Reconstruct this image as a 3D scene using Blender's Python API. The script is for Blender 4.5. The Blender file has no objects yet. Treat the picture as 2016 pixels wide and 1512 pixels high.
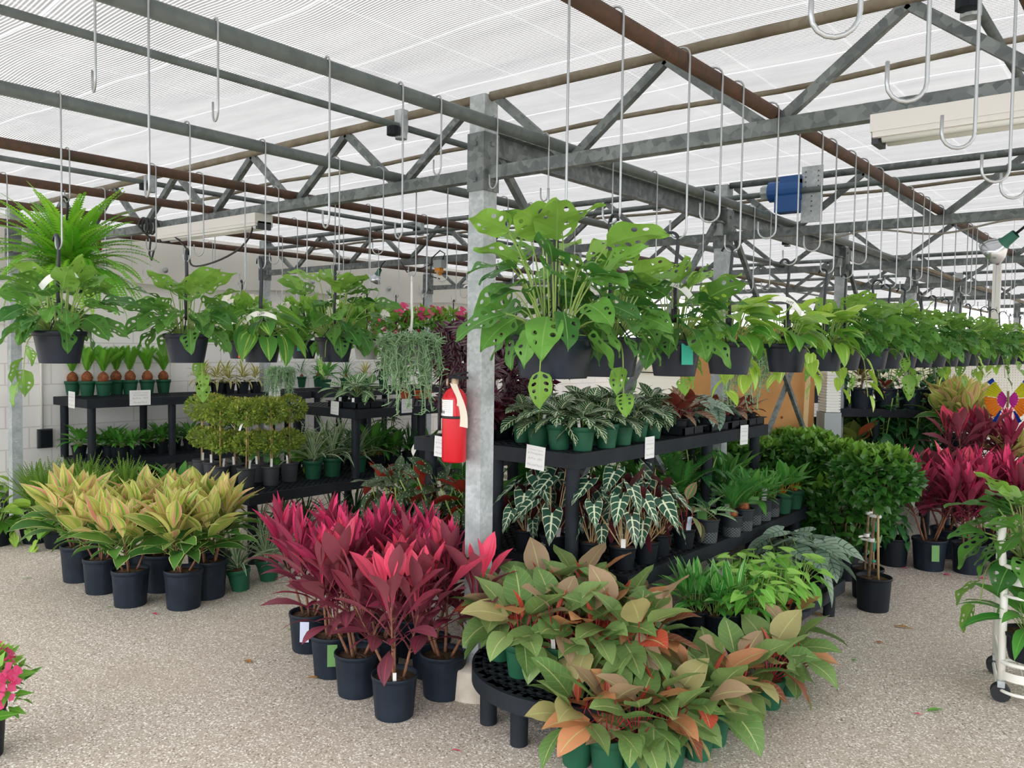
import bpy, math, random
import numpy as np
from mathutils import Matrix, Vector

SC = bpy.context.scene
COL = SC.collection
PI = math.pi
# ------------------------------------------------------------------ camera model (2016 x 1512 frame)
FPX, CX, CY, CAMH = 1640.0, 1008.0, 756.0, 1.6
def _n(v):
    v = np.array(v, float); return v / np.linalg.norm(v)
_Y = _n([2342 - CX, CY - 705, -FPX])
_B = _n([-1050 - CX, CY - 658, -FPX])
_Z = _n(np.cross(_Y, _B)); _X = np.cross(_Y, _Z)
RW = np.array([_X, _Y, _Z])
CAM = np.array([0, 0, CAMH])
FW = np.array([-.63, .776, 0]); RT = np.array([.776, .63, 0])
def ray(px, py): return RW @ np.array([px - CX, CY - py, -FPX])
def at(px, py, z=0.0):
    d = ray(px, py); return CAM + d * ((z - CAMH) / d[2])
def atx(px, py, x):
    d = ray(px, py); return CAM + d * (x / d[0])
def aty(px, py, y):
    d = ray(px, py); return CAM + d * (y / d[1])
def proj(P):
    c = RW.T @ (np.array(P, float) - CAM); return CX + FPX * c[0] / max(-c[2], .01)

# ------------------------------------------------------------------ objects
def link(o, parent=None):
    COL.objects.link(o)
    if parent is not None: o.parent = parent
    return o
def setp(o, label=None, cat=None, group=None, kind=None):
    if label: o['label'] = label
    if cat: o['category'] = cat
    if group: o['group'] = group
    if kind: o['kind'] = kind
    return o
def empty(name, loc=(0, 0, 0), rz=0, label=None, cat=None, group=None, s=1.0, rot=None):
    o = bpy.data.objects.new(name, None); o.empty_display_size = .05
    o.location = loc; o.rotation_euler = rot if rot else (0, 0, rz); o.scale = (s, s, s)
    link(o); return setp(o, label, cat, group)
def ob(name, me, parent=None, loc=(0, 0, 0), rz=0, rot=None):
    o = bpy.data.objects.new(name, me); o.location = loc
    o.rotation_euler = rot if rot else (0, 0, rz)
    return link(o, parent)

# ordinals
OW = ['first', 'second', 'third', 'fourth', 'fifth', 'sixth', 'seventh', 'eighth', 'ninth', 'tenth', 'eleventh', 'twelfth',
      'thirteenth', 'fourteenth', 'fifteenth', 'sixteenth', 'seventeenth', 'eighteenth', 'nineteenth', 'twentieth']
def ordw(i, n):
    if n == 1: return ''
    if n == 2: return ('left-hand', 'right-hand')[i]
    if i == 0: return 'leftmost'
    if i == n - 1: return 'rightmost'
    if n == 3: return 'middle'
    if i >= n // 2 and n > 5:
        k = n - i
        return OW[k - 1] + ' from right'
    return OW[i] + ' from left'
SERIES = {}
def series(key, o, P, tpl, cat, group=None):
    SERIES.setdefault(key, (tpl, cat, group, []))[3].append((proj(P), o))
def finish_series():
    for tpl, cat, group, L in SERIES.values():
        L.sort(key=lambda t: t[0])
        for i, (p, o) in enumerate(L):
            lab = tpl.replace('{o}', ordw(i, len(L))).strip()
            setp(o, ' '.join(lab.split()), cat, group if len(L) > 1 else None)

# ------------------------------------------------------------------ mesh builder
class MB:
    def __init__(s):
        s.V = []; s.L = []; s.T = []; s.U = []; s.R = []; s.n = 0
    def add(s, v, faces, uv=None, rnd=(.5, .5)):
        v = np.asarray(v, float).reshape(-1, 3); k = len(v)
        s.V.append(v)
        if isinstance(faces, np.ndarray):
            s.L.append((faces + s.n).ravel()); s.T.append(np.full(len(faces), faces.shape[1]))
        else:
            for f in faces:
                s.L.append(np.array(f) + s.n); s.T.append(np.array([len(f)]))
        s.U.append(np.zeros((k, 2)) if uv is None else np.asarray(uv, float))
        r = np.asarray(rnd, float)
        s.R.append(np.tile(r, (k, 1)) if r.ndim == 1 else r)
        s.n += k
    def mesh(s, name, mat, smooth=True):
        me = bpy.data.meshes.new(name)
        if s.n == 0: return me
        V = np.concatenate(s.V); L = np.concatenate(s.L).astype(np.int32); T = np.concatenate(s.T).astype(np.int32)
        me.vertices.add(len(V)); me.vertices.foreach_set('co', V.astype(np.float32).ravel())
        me.loops.add(len(L)); me.loops.foreach_set('vertex_index', L)
        me.polygons.add(len(T)); st = np.concatenate([[0], np.cumsum(T)[:-1]]).astype(np.int32)
        me.polygons.foreach_set('loop_start', st)
        me.polygons.foreach_set('loop_total', T)
        U = np.concatenate(s.U)[L]; R = np.concatenate(s.R)[L]
        me.update(calc_edges=True)
        a = me.uv_layers.new(name='UVMap'); a.data.foreach_set('uv', U.astype(np.float32).ravel())
        b = me.uv_layers.new(name='Rnd'); b.data.foreach_set('uv', R.astype(np.float32).ravel())
        me.polygons.foreach_set('use_smooth', np.full(len(T), smooth))
        me.validate(); me.update()
        if mat is not None: me.materials.append(mat)
        return me
    # primitives
    def box(s, c, size, rz=0, tilt=None):
        x, y, z = [q / 2 for q in size]
        v = np.array([[a, b, d] for a in (-x, x) for b in (-y, y) for d in (-z, z)])
        if tilt is not None: v = v @ np.array(tilt.to_3x3()).T
        if rz:
            cz, sz = math.cos(rz), math.sin(rz); v = v @ np.array([[cz, -sz, 0], [sz, cz, 0], [0, 0, 1]]).T
        f = np.array([[0, 1, 3, 2], [4, 6, 7, 5], [0, 4, 5, 1], [2, 3, 7, 6], [0, 2, 6, 4], [1, 5, 7, 3]])
        s.add(v + np.array(c), f)
    def beam(s, p, q, w, h):            # box from p to q
        p = np.array(p, float); q = np.array(q, float); d = q - p; Lg = np.linalg.norm(d); d /= Lg
        up = np.array([0, 0, 1.]) if abs(d[2]) < .95 else np.array([0, 1., 0])
        sd = _n(np.cross(d, up)); up = np.cross(sd, d)
        v = [p + e * d * Lg + a * sd * w / 2 + b * up * h / 2 for e in (0, 1) for a in (-1, 1) for b in (-1, 1)]
        f = np.array([[0, 1, 3, 2], [4, 6, 7, 5], [0, 4, 5, 1], [2, 3, 7, 6], [0, 2, 6, 4], [1, 5, 7, 3]])
        s.add(v, f)
    def tube(s, pts, r, k=6, r1=None, cap=True, rnd=(.5, .5)):
        P = np.asarray(pts, float); n = len(P)
        if r1 is None: r1 = r
        Tn = np.gradient(P, axis=0); Tn /= np.linalg.norm(Tn, axis=1)[:, None] + 1e-12
        ref = np.array([0, 0, 1.]) if abs(Tn[0][2]) < .9 else np.array([1., 0, 0])
        vs = []; nrm = _n(np.cross(Tn[0], ref)); ang = np.arange(k) * 2 * PI / k
        for i in range(n):
            nrm = nrm - Tn[i] * (nrm @ Tn[i]); nrm = nrm / (np.linalg.norm(nrm) + 1e-12)
            b = np.cross(Tn[i], nrm); rr = r + (r1 - r) * i / max(n - 1, 1)
            vs.append(P[i] + rr * (np.cos(ang)[:, None] * nrm + np.sin(ang)[:, None] * b))
        F = [[i * k + j, i * k + (j + 1) % k, (i + 1) * k + (j + 1) % k, (i + 1) * k + j] for i in range(n - 1) for j in range(k)]
        uv = np.stack([np.tile(np.arange(k) / k, n), np.repeat(np.linspace(0, 1, n), k)], 1)
        s.add(np.concatenate(vs), np.array(F), uv, rnd)
        if cap:
            s.L.append(np.arange(k)[::-1] + s.n - n * k); s.T.append(np.array([k]))
            s.L.append(np.arange(k) + s.n - k); s.T.append(np.array([k]))
    def lathe(s, prof, seg=24, c=(0, 0, 0), rib=0, nrib=0, sq=0):
        a = np.arange(seg) * 2 * PI / seg; vs = []
        for r, z in prof:
            rr = np.full(seg, r)
            if rib: rr = rr * (1 + rib * np.sign(np.cos(a * nrib)))
            if sq: rr = rr / (np.abs(np.cos(a)) ** sq + np.abs(np.sin(a)) ** sq) ** (1 / sq)
            vs.append(np.stack([rr * np.cos(a), rr * np.sin(a), np.full(seg, z)], 1))
        n = len(prof)
        F = np.array([[i * seg + j, i * seg + (j + 1) % seg, (i + 1) * seg + (j + 1) % seg, (i + 1) * seg + j] for i in range(n - 1) for j in range(seg)])
        s.add(np.concatenate(vs) + np.array(c), F)
        return s
    def disc(s, r, z, seg=24, c=(0, 0), bump=0, R=None):
        a = np.arange(seg) * 2 * PI / seg
        v = [[c[0] + r * math.cos(t), c[1] + r * math.sin(t), z] for t in a] + [[c[0] + .5 * r * math.cos(t), c[1] + .5 * r * math.sin(t), z + (R.uniform(0, bump) if R else bump)] for t in a] + [[c[0], c[1], z + bump]]
        F = [[j, (j + 1) % seg, seg + (j + 1) % seg, seg + j] for j in range(seg)] + [[seg + j, seg + (j + 1) % seg, 2 * seg] for j in range(seg)]
        s.add(v, F)
    # leaves -------------------------------------------------------------------
    def surf(s, S, T, P, az, el, L, W, prof, bend=.6, fold=.15, roll=0, lobe=0, wave=0, wk=2, ph=0, drift=0):
        tt = np.linspace(0, 1, 13); e = el - bend * tt ** 1.25; aa = az + drift * tt
        tx, ty, tz = np.cos(e) * np.cos(aa), np.cos(e) * np.sin(aa), np.sin(e)
        dt = L / 12
        cum = lambda q: np.concatenate([[0], np.cumsum((q[1:] + q[:-1]) / 2)]) * dt
        cx, cy, cz = cum(tx), cum(ty), cum(tz)
        c = np.stack([np.interp(T, tt, q) for q in (cx, cy, cz)], 1) + np.asarray(P)
        tg = np.stack([np.interp(T, tt, q) for q in (tx, ty, tz)], 1)
        aT = az + drift * T
        sd = np.stack([-np.sin(aT), np.cos(aT), np.zeros_like(T)], 1)
        nr = np.cross(tg, sd)
        cr, sr = math.cos(roll), math.sin(roll)
        sd, nr = sd * cr + nr * sr, nr * cr - sd * sr
        w = np.interp(T, prof[0], prof[1]) * W / 2
        ab = np.abs(S)
        return c + sd * (S * w)[:, None] + nr * (fold * ab * w + wave * W * ab * np.sin(2 * PI * wk * T + ph + (S > 0) * 1.7))[:, None] - tg * (lobe * L * ab ** .8 * (1 - T) ** 2)[:, None]
    def blade(s, P, az, el, L, W, prof, n=6, m=2, rnd=0.5, age=0.5, **k):
        key = (n, m)
        if key not in _GC:
            t = np.linspace(0, 1, n + 1); q = np.linspace(-1, 1, m + 1)
            S, T = np.tile(q, n + 1), np.repeat(t, m + 1)
            F = np.array([[i * (m + 1) + j, (i + 1) * (m + 1) + j, (i + 1) * (m + 1) + j + 1, i * (m + 1) + j + 1] for i in range(n) for j in range(m)])
            _GC[key] = (S, T, F)
        S, T, F = _GC[key]
        s.add(s.surf(S, T, P, az, el, L, W, prof, **k), F, np.stack([S * .5 + .5, T], 1), (rnd, age))
    def swiss(s, P, az, el, L, W, prof, rnd=.5, age=.5, **k):   # holed leaf
        S, T, F = _SW[int(rnd * 6.99)]
        s.add(s.surf(S, T, P, az, el, L, W, prof, **k), F, np.stack([S * .5 + .5, T], 1), (rnd, age))
    def cloud(s, P, D, N, L, W, fold=.25, rnd=None, age=None, droop=.15):
        # many small pointed leaves: base points P, directions D, normals N
        P = np.asarray(P); n = len(P)
        D = D / (np.linalg.norm(D, axis=1)[:, None] + 1e-9)
        N = N - D * np.sum(N * D, 1)[:, None]; N = N / (np.linalg.norm(N, axis=1)[:, None] + 1e-9)
        Sd = np.cross(N, D)
        L = np.broadcast_to(L, n)[:, None]; W = np.broadcast_to(W, n)[:, None]
        tp = [(0, 0, 0), (.42, -.5, 1), (.42, 0, 0), (.42, .5, 1), (1, 0, -1)]
        vs = [P + D * L * a + Sd * W * b + N * (W * fold * .5 if c == 1 else (-droop * L if c == -1 else 0)) for a, b, c in tp]
        V = np.stack(vs, 1).reshape(-1, 3)
        b0 = (np.arange(n) * 5)[:, None]
        F = np.concatenate([b0 + np.array(f) for f in ([0, 1, 2], [0, 2, 3], [1, 4, 2], [2, 4, 3])])
        uv = np.tile(np.array([(.5, 0), (0, .42), (.5, .42), (1, .42), (.5, 1)]), (n, 1))
        rr = np.random.rand(n) if rnd is None else np.broadcast_to(rnd, n)
        ag = np.full(n, .5) if age is None else np.broadcast_to(age, n)
        s.add(V, F, uv, np.repeat(np.stack([rr, ag], 1), 5, 0))
_GC = {}
def _swiss(seed):
    rr_ = random.Random(seed); S = []; T = []; F = []
    tb = [0, .2, .37, .54, .71, 1.0]; K = 16
    ang = np.arange(K) * 2 * PI / K
    for sd in (-1, 1):
        for i in range(5):
            def mp(u, v):
                t = tb[i] + (tb[i + 1] - tb[i]) * v
                return sd * u, min(1, t + .13 * u * (1 - t) * (1 if t > 0 else 1))
            ou = []
            for a in ang:
                c, q = math.cos(a), math.sin(a); m = max(abs(c), abs(q)); ou.append((.5 + .5 * c / m, .5 + .5 * q / m))
            b = len(S)
            for u, v in ou:
                x, t = mp(u, v); S.append(x); T.append(t)
            big = i < 4 and rr_.random() < .75
            ru, rv = (.23 - .03 * i, .28) if big else (.01, .01)
            for a in ang:
                x, t = mp(.52 + ru * math.cos(a), .5 + rv * math.sin(a)); S.append(x); T.append(t)
            for j in range(K):
                f = [b + j, b + (j + 1) % K, b + K + (j + 1) % K, b + K + j]
                F.append(f if sd > 0 else f[::-1])
    return np.array(S), np.array(T), np.array(F)
_SW = [_swiss(i) for i in range(7)]
def prof(*p): return ([a for a, b in p], [b for a, b in p])
LANCE = prof((0, .12), (.12, .45), (.3, .9), (.45, 1), (.65, .82), (.85, .38), (1, 0))
OVATE = prof((0, .12), (.08, .55), (.22, .92), (.38, 1), (.58, .86), (.78, .52), (.92, .18), (1, 0))
HEART = prof((0, .5), (.06, .85), (.2, 1), (.38, .95), (.58, .75), (.8, .4), (.93, .13), (1, 0))
STRAP = prof((0, .7), (.2, 1), (.6, .85), (.85, .45), (1, 0))
PADDL = prof((0, .1), (.3, .14), (.42, .45), (.6, 1), (.78, .9), (.92, .42), (1, 0))
ARROW = prof((0, .75), (.12, 1), (.3, .9), (.55, .62), (.8, .28), (1, 0))
ROUND = prof((0, .4), (.1, .8), (.3, 1), (.6, .95), (.85, .6), (1, .1))
def dirv(az, el): return np.array([math.cos(az) * math.cos(el), math.sin(az) * math.cos(el), math.sin(el)])
def arc(P, Q, sag=0.0, n=5):
    P = np.array(P, float); Q = np.array(Q, float); t = np.linspace(0, 1, n)[:, None]
    r = P + (Q - P) * t; r[:, 2] += (sag * 4 * t * (1 - t))[:, 0]; return r
SKY, EXPO = 2.7, 0.74
# ------------------------------------------------------------------ materials
def lin(c):
    if isinstance(c, str): c = [int(c[i:i + 2], 16) for i in (0, 2, 4)]
    r = []
    for v in c:
        v /= 255.; r.append(v / 12.92 if v <= .04045 else ((v + .055) / 1.055) ** 2.4)
    return (*r, 1)
class G:
    def __init__(s, name):
        s.m = bpy.data.materials.new(name); s.m.use_nodes = True; s.nt = s.m.node_tree; s.nt.nodes.clear()
        s.out = s.nt.nodes.new('ShaderNodeOutputMaterial')
    def n(s, typ, ins=None, **kw):
        nd = s.nt.nodes.new('ShaderNode' + typ)
        for k, v in kw.items(): setattr(nd, k, v)
        for k, v in (ins or {}).items(): s.put(nd.inputs[k], v)
        return nd
    def put(s, sock, v):
        if isinstance(v, bpy.types.NodeSocket): s.nt.links.new(v, sock)
        else: sock.default_value = v
    def mth(s, op, a, b=None, c3=None, clamp=False):
        nd = s.nt.nodes.new('ShaderNodeMath'); nd.operation = op; nd.use_clamp = clamp
        s.put(nd.inputs[0], a)
        if b is not None: s.put(nd.inputs[1], b)
        if c3 is not None: s.put(nd.inputs[2], c3)
        return nd.outputs[0]
    def mix(s, f, a, b):
        nd = s.nt.nodes.new('ShaderNodeMix'); nd.data_type = 'RGBA'
        s.put(nd.inputs[0], f); s.put(nd.inputs[6], a); s.put(nd.inputs[7], b); return nd.outputs[2]
    def step(s, x, a, b):
        nd = s.n('MapRange', {0: x, 1: a, 2: b, 3: 0., 4: 1.}); nd.clamp = True; return nd.outputs[0]
    def noise(s, vec, scale, detail=3., rough=.5):
        return s.n('TexNoise', {'Vector': vec, 'Scale': scale, 'Detail': detail, 'Roughness': rough}).outputs[0]
    def pos(s): return s.n('NewGeometry').outputs['Position']
    def obj(s): return s.n('TexCoord').outputs['Object']
    def bsdf(s, col, rough=.5, spec=.4, metal=0., bump=None, bs=.3, bd=.01, trans=0., tcol=None):
        p = s.n('BsdfPrincipled', {'Base Color': col, 'Roughness': rough, 'Specular IOR Level': spec, 'Metallic': metal})
        if bump is not None:
            b = s.n('Bump', {'Height': bump, 'Strength': bs, 'Distance': bd}); s.put(p.inputs['Normal'], b.outputs[0])
        r = p.outputs[0]
        if trans:
            t = s.n('BsdfTranslucent', {'Color': tcol if tcol is not None else col})
            r = s.n('MixShader', {0: trans, 1: r, 2: t.outputs[0]}).outputs[0]
        s.nt.links.new(r, s.out.inputs[0]); return s.m
MAT = {}
def plain(name, c, rough=.5, spec=.4, metal=0., noise=None, trans=0., bump=0.):
    g = G(name); col = lin(c); o = g.obj(); b = None
    if noise:
        sc, c2 = noise; f = g.step(g.noise(o, sc, 4.), .35, .68); col = g.mix(f, col, lin(c2))
    if bump: b = g.noise(o, bump, 3.)
    MAT[name] = g.bsdf(col, rough, spec, metal, bump=b, trans=trans); return MAT[name]
def leafm(name, c1, c2, sage=None, young=None, yr=(.55, .95), vein=None, vn=7., vw=.16, sl=1.1, mid=None, mw=.05, margin=None, mg=(.82, .9),
          spots=None, streak=None, sr=(.5, .6), sscale=(9., .7), band=None, back=None, rough=.42, trans=.32, spec=.35, bl=.5, rare=None):
    g = G(name)
    uv = g.n('UVMap', uv_map='UVMap').outputs[0]; rd = g.n('UVMap', uv_map='Rnd').outputs[0]
    su = g.n('SeparateXYZ', {0: uv}); sr_ = g.n('SeparateXYZ', {0: rd})
    u, v = su.outputs[0], su.outputs[1]; rn, ag = sr_.outputs[0], sr_.outputs[1]
    a = g.mth('ABSOLUTE', g.mth('MULTIPLY_ADD', u, 2., -1.))
    col = g.mix(rn, lin(c1), lin(c2))
    uvr = g.n('CombineXYZ', {0: g.mth('MULTIPLY', u, sscale[0]), 1: g.mth('MULTIPLY', v, sscale[1]), 2: g.mth('MULTIPLY', rn, 40.)}).outputs[0]
    if rare:                      # a share of leaves in another colour
        for lo, hi, c in rare:
            f = g.mth('MULTIPLY', g.mth('GREATER_THAN', rn, lo), g.mth('LESS_THAN', rn, hi)); col = g.mix(f, col, lin(c))
    if young: col = g.mix(g.step(ag, *yr), col, lin(young))
    if streak:
        for i, c in enumerate(streak):
            f = g.step(g.noise(g.n('VectorMath', {0: uvr, 1: (i * 7.3, 0, 0)}).outputs[0], 1.0, 1.5), *sr)
            if sage: f = g.mth('MULTIPLY', f, g.step(ag, *sage))
            col = g.mix(f, col, lin(c))
    if band:                      # two light stripes each side of the midrib
        lo, hi, c = band
        f = g.mth('MULTIPLY', g.step(a, lo, lo + .08), g.mth('SUBTRACT', 1., g.step(a, hi, hi + .08))); col = g.mix(f, col, lin(c))
    if margin: col = g.mix(g.step(a, *mg), col, lin(margin))
    if vein:
        ph = g.mth('SUBTRACT', g.mth('MULTIPLY', v, vn), g.mth('MULTIPLY', a, sl))
        fr = g.mth('ABSOLUTE', g.mth('SUBTRACT', g.mth('FRACT', ph), .5))
        col = g.mix(g.mth('SUBTRACT', 1., g.step(fr, vw * .5, vw)), col, lin(vein))
    if mid or vein: col = g.mix(g.mth('SUBTRACT', 1., g.step(a, mw * .6, mw * 1.4)), col, lin(mid or vein))
    if spots:
        c, sc, th = spots
        sv = g.n('CombineXYZ', {0: g.mth('MULTIPLY', u, sc), 1: g.mth('MULTIPLY', v, sc * 2.6), 2: g.mth('MULTIPLY', rn, 30.)}).outputs[0]
        vo = g.n('TexVoronoi', {'Vector': sv, 'Scale': 1.}); col = g.mix(g.mth('SUBTRACT', 1., g.step(vo.outputs['Distance'], th, th + .08)), col, lin(c))
    if back:
        col = g.mix(g.n('NewGeometry').outputs['Backfacing'], col, lin(back))
    MAT[name] = g.bsdf(col, rough, spec, trans=trans); return MAT[name]

# plants
leafm('monstera_leaf', '33682c', '64983f', young='93bd4c', yr=(.7, 1.15), mid='7fa757', mw=.035, trans=.26)
leafm('pothos_leaf', '4a8a30', '83b23e', young='a9c94c', yr=(.6, 1.1), mid='9fc45f', mw=.03, streak=['c9d88a'], sr=(.6, .66), trans=.26)
leafm('heart_leaf', '4b8a3c', '74aa45', mid='9fc05a', mw=.05, streak=['a8cc5a'], sr=(.58, .64))
leafm('cordyline_leaf', '6a3540', '824250', young='f0506f', yr=(.45, .85), streak=['b02a50', '5a2a32'], sr=(.58, .7), back='8a4652', mid='a84a5c', mw=.025, rough=.45, trans=.25)
leafm('cordyline_leaf_pink', '64283a', '7a2c42', young='f5447e', yr=(.35, .75), streak=['d0306a', '6a2838'], sr=(.58, .72), back='9a3a55', rough=.45, trans=.25)
leafm('multi_leaf', '3f7030', '558a38', young='b4cb58', yr=(.3, .5), streak=['7fae48', 'f2a098', 'd9d67c'], sr=(.5, .57), sscale=(6.5, .45), sage=(.3, .48), margin='e4e59b', mg=(.86, .95), trans=.3)
leafm('philo_leaf', '5f8445', '93a868', mid='b9bf7e', mw=.04, vein='8fa468', vn=8., vw=.035, sl=1.4, rough=.42, trans=.2,
      rare=[(.62, .74, 'a9a06c'), (.74, .8, 'c98a60'), (.8, .87, '7e4632'), (.87, .92, 'c04a3c'), (.92, 1.1, 'a88c70')])
leafm('zebra_leaf', '1c4a2a', '2a5f33', vein='eef2d0', vn=7.5, vw=.11, sl=1.7, mid='eef2cf', mw=.07, rough=.35, trans=.15)
leafm('alocasia_leaf', '26483a', '305844', vein='d5e0bd', vn=5., vw=.1, sl=1.2, mid='dfe8c5', mw=.1, margin='c3d0ae', mg=(.93, .97), back='5c2a33', rough=.3, trans=.12)
leafm('begonia_leaf', '3d5438', '4d6641', spots=('e9eadb', 5., .17), back='8c3024', rough=.4, trans=.2, mid='6e8558', mw=.03)
leafm('pineapple_leaf', '5b7d5a', '7c9a6e', margin='c9d2ae', mg=(.62, .8), rough=.5, trans=.2)
leafm('topiary_leaf', '6a9038', 'a9b54a', young='b89a4a', yr=(.8, 1.3), trans=.3)
leafm('fern_leaf', '5fae28', '98d242', trans=.4, rough=.5)
leafm('kimberly_leaf', '5a8a2c', '86ab3d', trans=.38, rough=.55)
leafm('sago_leaf', '4a9a25', '7cb83a', trans=.3, rough=.4)
leafm('sago_dark_leaf', '2f7030', '4a8a3c', trans=.25, rough=.35)
leafm('lily_leaf', '3f8a35', '6cae45', mid='8abf60', mw=.04, trans=.3)
leafm('tradescantia_leaf', '4e2240', '66304c', band=(.3, .66, '7d8070'), back='6a1f45', rough=.4, trans=.15)
leafm('rhipsalis_stem', '84ab7c', 'a6c79a', trans=.15, rough=.55)
leafm('pilea_leaf', '5d5a35', '7a7a48', trans=.2)
leafm('mandevilla_leaf', '3f7c2a', '6ea83a', young='93bf4c', mid='8abf60', mw=.04, rough=.35)
leafm('pink_petal', 'e8467e', 'f06a98', trans=.35, rough=.6)
leafm('white_petal', 'f2ece0', 'f7f3ea', trans=.3, rough=.6)
leafm('gold_leaf', '6c8238', '8a9544', margin='e9dfa0', mg=(.35, .5), rough=.45)
leafm('white_vein_leaf', '3c7c3a', '57964a', vein='dfe9c8', vn=7., vw=.12, sl=1.5, mid='eaf1d8', mw=.12, trans=.25)
leafm('silver_leaf', '84a08a', '9fb5a0', vein='3c5746', vn=6., vw=.1, sl=1.2, mid='48634f', mw=.06, rough=.35, trans=.15)
leafm('syngonium_leaf', '6db545', '9bd05e', mid='b9e08a', mw=.05, young='a6d867', trans=.35)
leafm('aglaonema_green_leaf', '3a8a35', '62ab48', streak=['bcd79a'], sr=(.58, .63), mid='9ac980', mw=.05)
leafm('aglaonema_red_leaf', '7a5a44', '8a6a4e', vein='b8c0a0', vn=6., vw=.09, mid='c79a80', mw=.06, streak=['5d7048', 'a0604a'], sr=(.55, .66), back='7a3a30', trans=.2)
leafm('peperomia_leaf', '4a1c2a', '63263a', vein='83404f', vn=6., vw=.1, rough=.35, trans=.12)
leafm('gardenia_leaf', '2a5a24', '48802e', young='8fbf45', yr=(.7, 1.1), rough=.3, spec=.5, trans=.22)
leafm('coffee_leaf', '24552f', '37703a', vein='46804a', vn=7., vw=.12, rough=.3, spec=.5, trans=.15)
leafm('anthurium_leaf', '567a48', '6a8a52', mid='c77a72', mw=.08, streak=['c48a78'], sr=(.6, .66), margin='b8786a', trans=.2)
leafm('dracaena_leaf', '2d5a33', '437042', trans=.2)
leafm('grass_leaf', '3d7f3a', '5c9a48', trans=.25)
leafm('croton_leaf', '3a5a2e', '6e7a34', streak=['a8603a', '8a3a2c'], sr=(.55, .62), rough=.35)
leafm('big_philo_leaf', '7f9440', '9aab55', mid='b5b86a', mw=.03, rare=[(.94, 1.1, 'b8603a')], trans=.3)
leafm('dead_leaf', 'a5683e', 'b9a04a', mid='d6c070', trans=.1)
plain('green_stem', '8aa655', trans=.1); plain('dark_stem', '6a3038'); plain('red_stem', '9a2c34'); plain('pale_stem', 'b79a6e')
plain('bark', '8a7456', .8, noise=(40., '5f4f3a')); plain('bulb', '9a5a35', .85, noise=(60., '5f3620')); plain('cane', '8a5f45', .75, noise=(50., '6a4636'))
# pots and plastics
plain('black_plastic', '151a1f', .5, .2, noise=(6., '1c2228')); plain('slate_plastic', '1a222c', .48, .22, noise=(9., '222b36'))
plain('blue_black_plastic', '0c1420', .42, .28, noise=(12., '17212e')); plain('green_plastic', '1f523a', .48, .25, noise=(8., '275d43'))
plain('grey_pot_plastic', '3c3e42', .55, .25, noise=(9., '46474b')); plain('pale_pot_plastic', 'a3a6a4', .5); plain('clay', 'b5522f', .7, noise=(20., 'a84a2a'))
plain('soil', '3b2a1f', .95, noise=(90., '5b4630'), bump=160.); plain('bark_soil', '4a3022', .95, noise=(70., '7a5238'), bump=120.)
plain('white_tag', 'ebebe6', .55); plain('teal_tag', '1f9a80', .5); plain('orange_tag', 'e06a24', .5); plain('red_tag', 'b83028', .5); plain('ink', 'b9babd', .6); plain('dark_ink', '54565a', .6)
plain('lavender_tag', 'c9d2e6', .5); plain('green_tag', '6a9a58', .5); plain('tan_tag', 'e2d8c8', .7); plain('card', 'eeeeec', .6)
plain('bench_plastic', '1d2126', .6, .18, noise=(5., '272c32'), bump=30.)
# metals
def galv2(name, c1, c2, c3, sc=45., rough=.45, metal=.3):
    g = G(name); o = g.pos()
    vo = g.n('TexVoronoi', {'Vector': o, 'Scale': sc}); sp = g.n('SeparateXYZ', {0: vo.outputs['Color']})
    col = g.mix(sp.outputs[0], lin(c1), lin(c2)); col = g.mix(g.step(g.noise(o, 7., 4.), .45, .75), col, lin(c3))
    MAT[name] = g.bsdf(col, rough, .5, metal); return MAT[name]
galv2('galvanised', 'a3abad', 'bcc3c4', '8c9493', 60., .5, .12)
galv2('galvanised_dark', '555c5c', '7f8684', '4e5554', 34., .5, .15)
galv2('pipe_grey', '56605f', '626b69', '4a514f', 40., .5, .15)
galv2('pipe_rust', '4c392d', '5c4031', '3f332b', 40., .7, .1)
galv2('pipe_tan', '7d7462', '8b8270', '6a5d4c', 40., .6, .15)
plain('wire', 'a9adae', .35, .5, .6); plain('black_hook', '1e2228', .4); plain('white_hook', 'e6e8e4', .5)
plain('red_paint', 'd01c2c', .28, .5); plain('rubber', '202225', .6); plain('brass', 'b8a18a', .4, .5, .4); plain('white_paint', 'eceae2', .4); plain('fixture_white', 'd6d4cf', .45)
plain('motor_blue', '1f4e8a', .4); plain('concrete', 'd3cabb', .9, noise=(12., 'bdb3a3')); plain('tube_glass', 'e4e6e2', .2)
plain('plywood', 'd09a5e', .6, noise=(3., 'bd8548')); plain('pine_strip', 'e5c592', .6); plain('knot', '7a4524', .7); plain('foam_white', 'e6e6e0', .7); plain('box_grey', '9ba3a3', .5)
plain('yellow_film', 'd2d23a', .5, trans=.3); plain('magenta_film', 'cc3fa8', .5, trans=.3); plain('orange_film', 'e08a2c', .5, trans=.3); plain('blue_film', '3f6fd0', .5, trans=.3); plain('bug_brown', '7a6a4c', .7)
plain('rope', 'd8d2c2', .8); plain('cable', '2a2c2e', .5); plain('grey_cable', '8a847a', .6); plain('broom_wood', '3a2622', .6); plain('silver_lamp', 'c8ccd0', .2, .5, .8); plain('lamp_green', '2f6a58', .5); plain('valve_orange', 'd08a2c', .5)
plain('far_brick', 'a59a8e', .9, noise=(2., '8d8278')); plain('far_roof', '8a8a90', .8); plain('twig', '7d7268', .9); plain('hedge', '6a6a58', .95, noise=(.6, '87806c')); plain('flap', 'e6e4de', .6, trans=.25)
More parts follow.
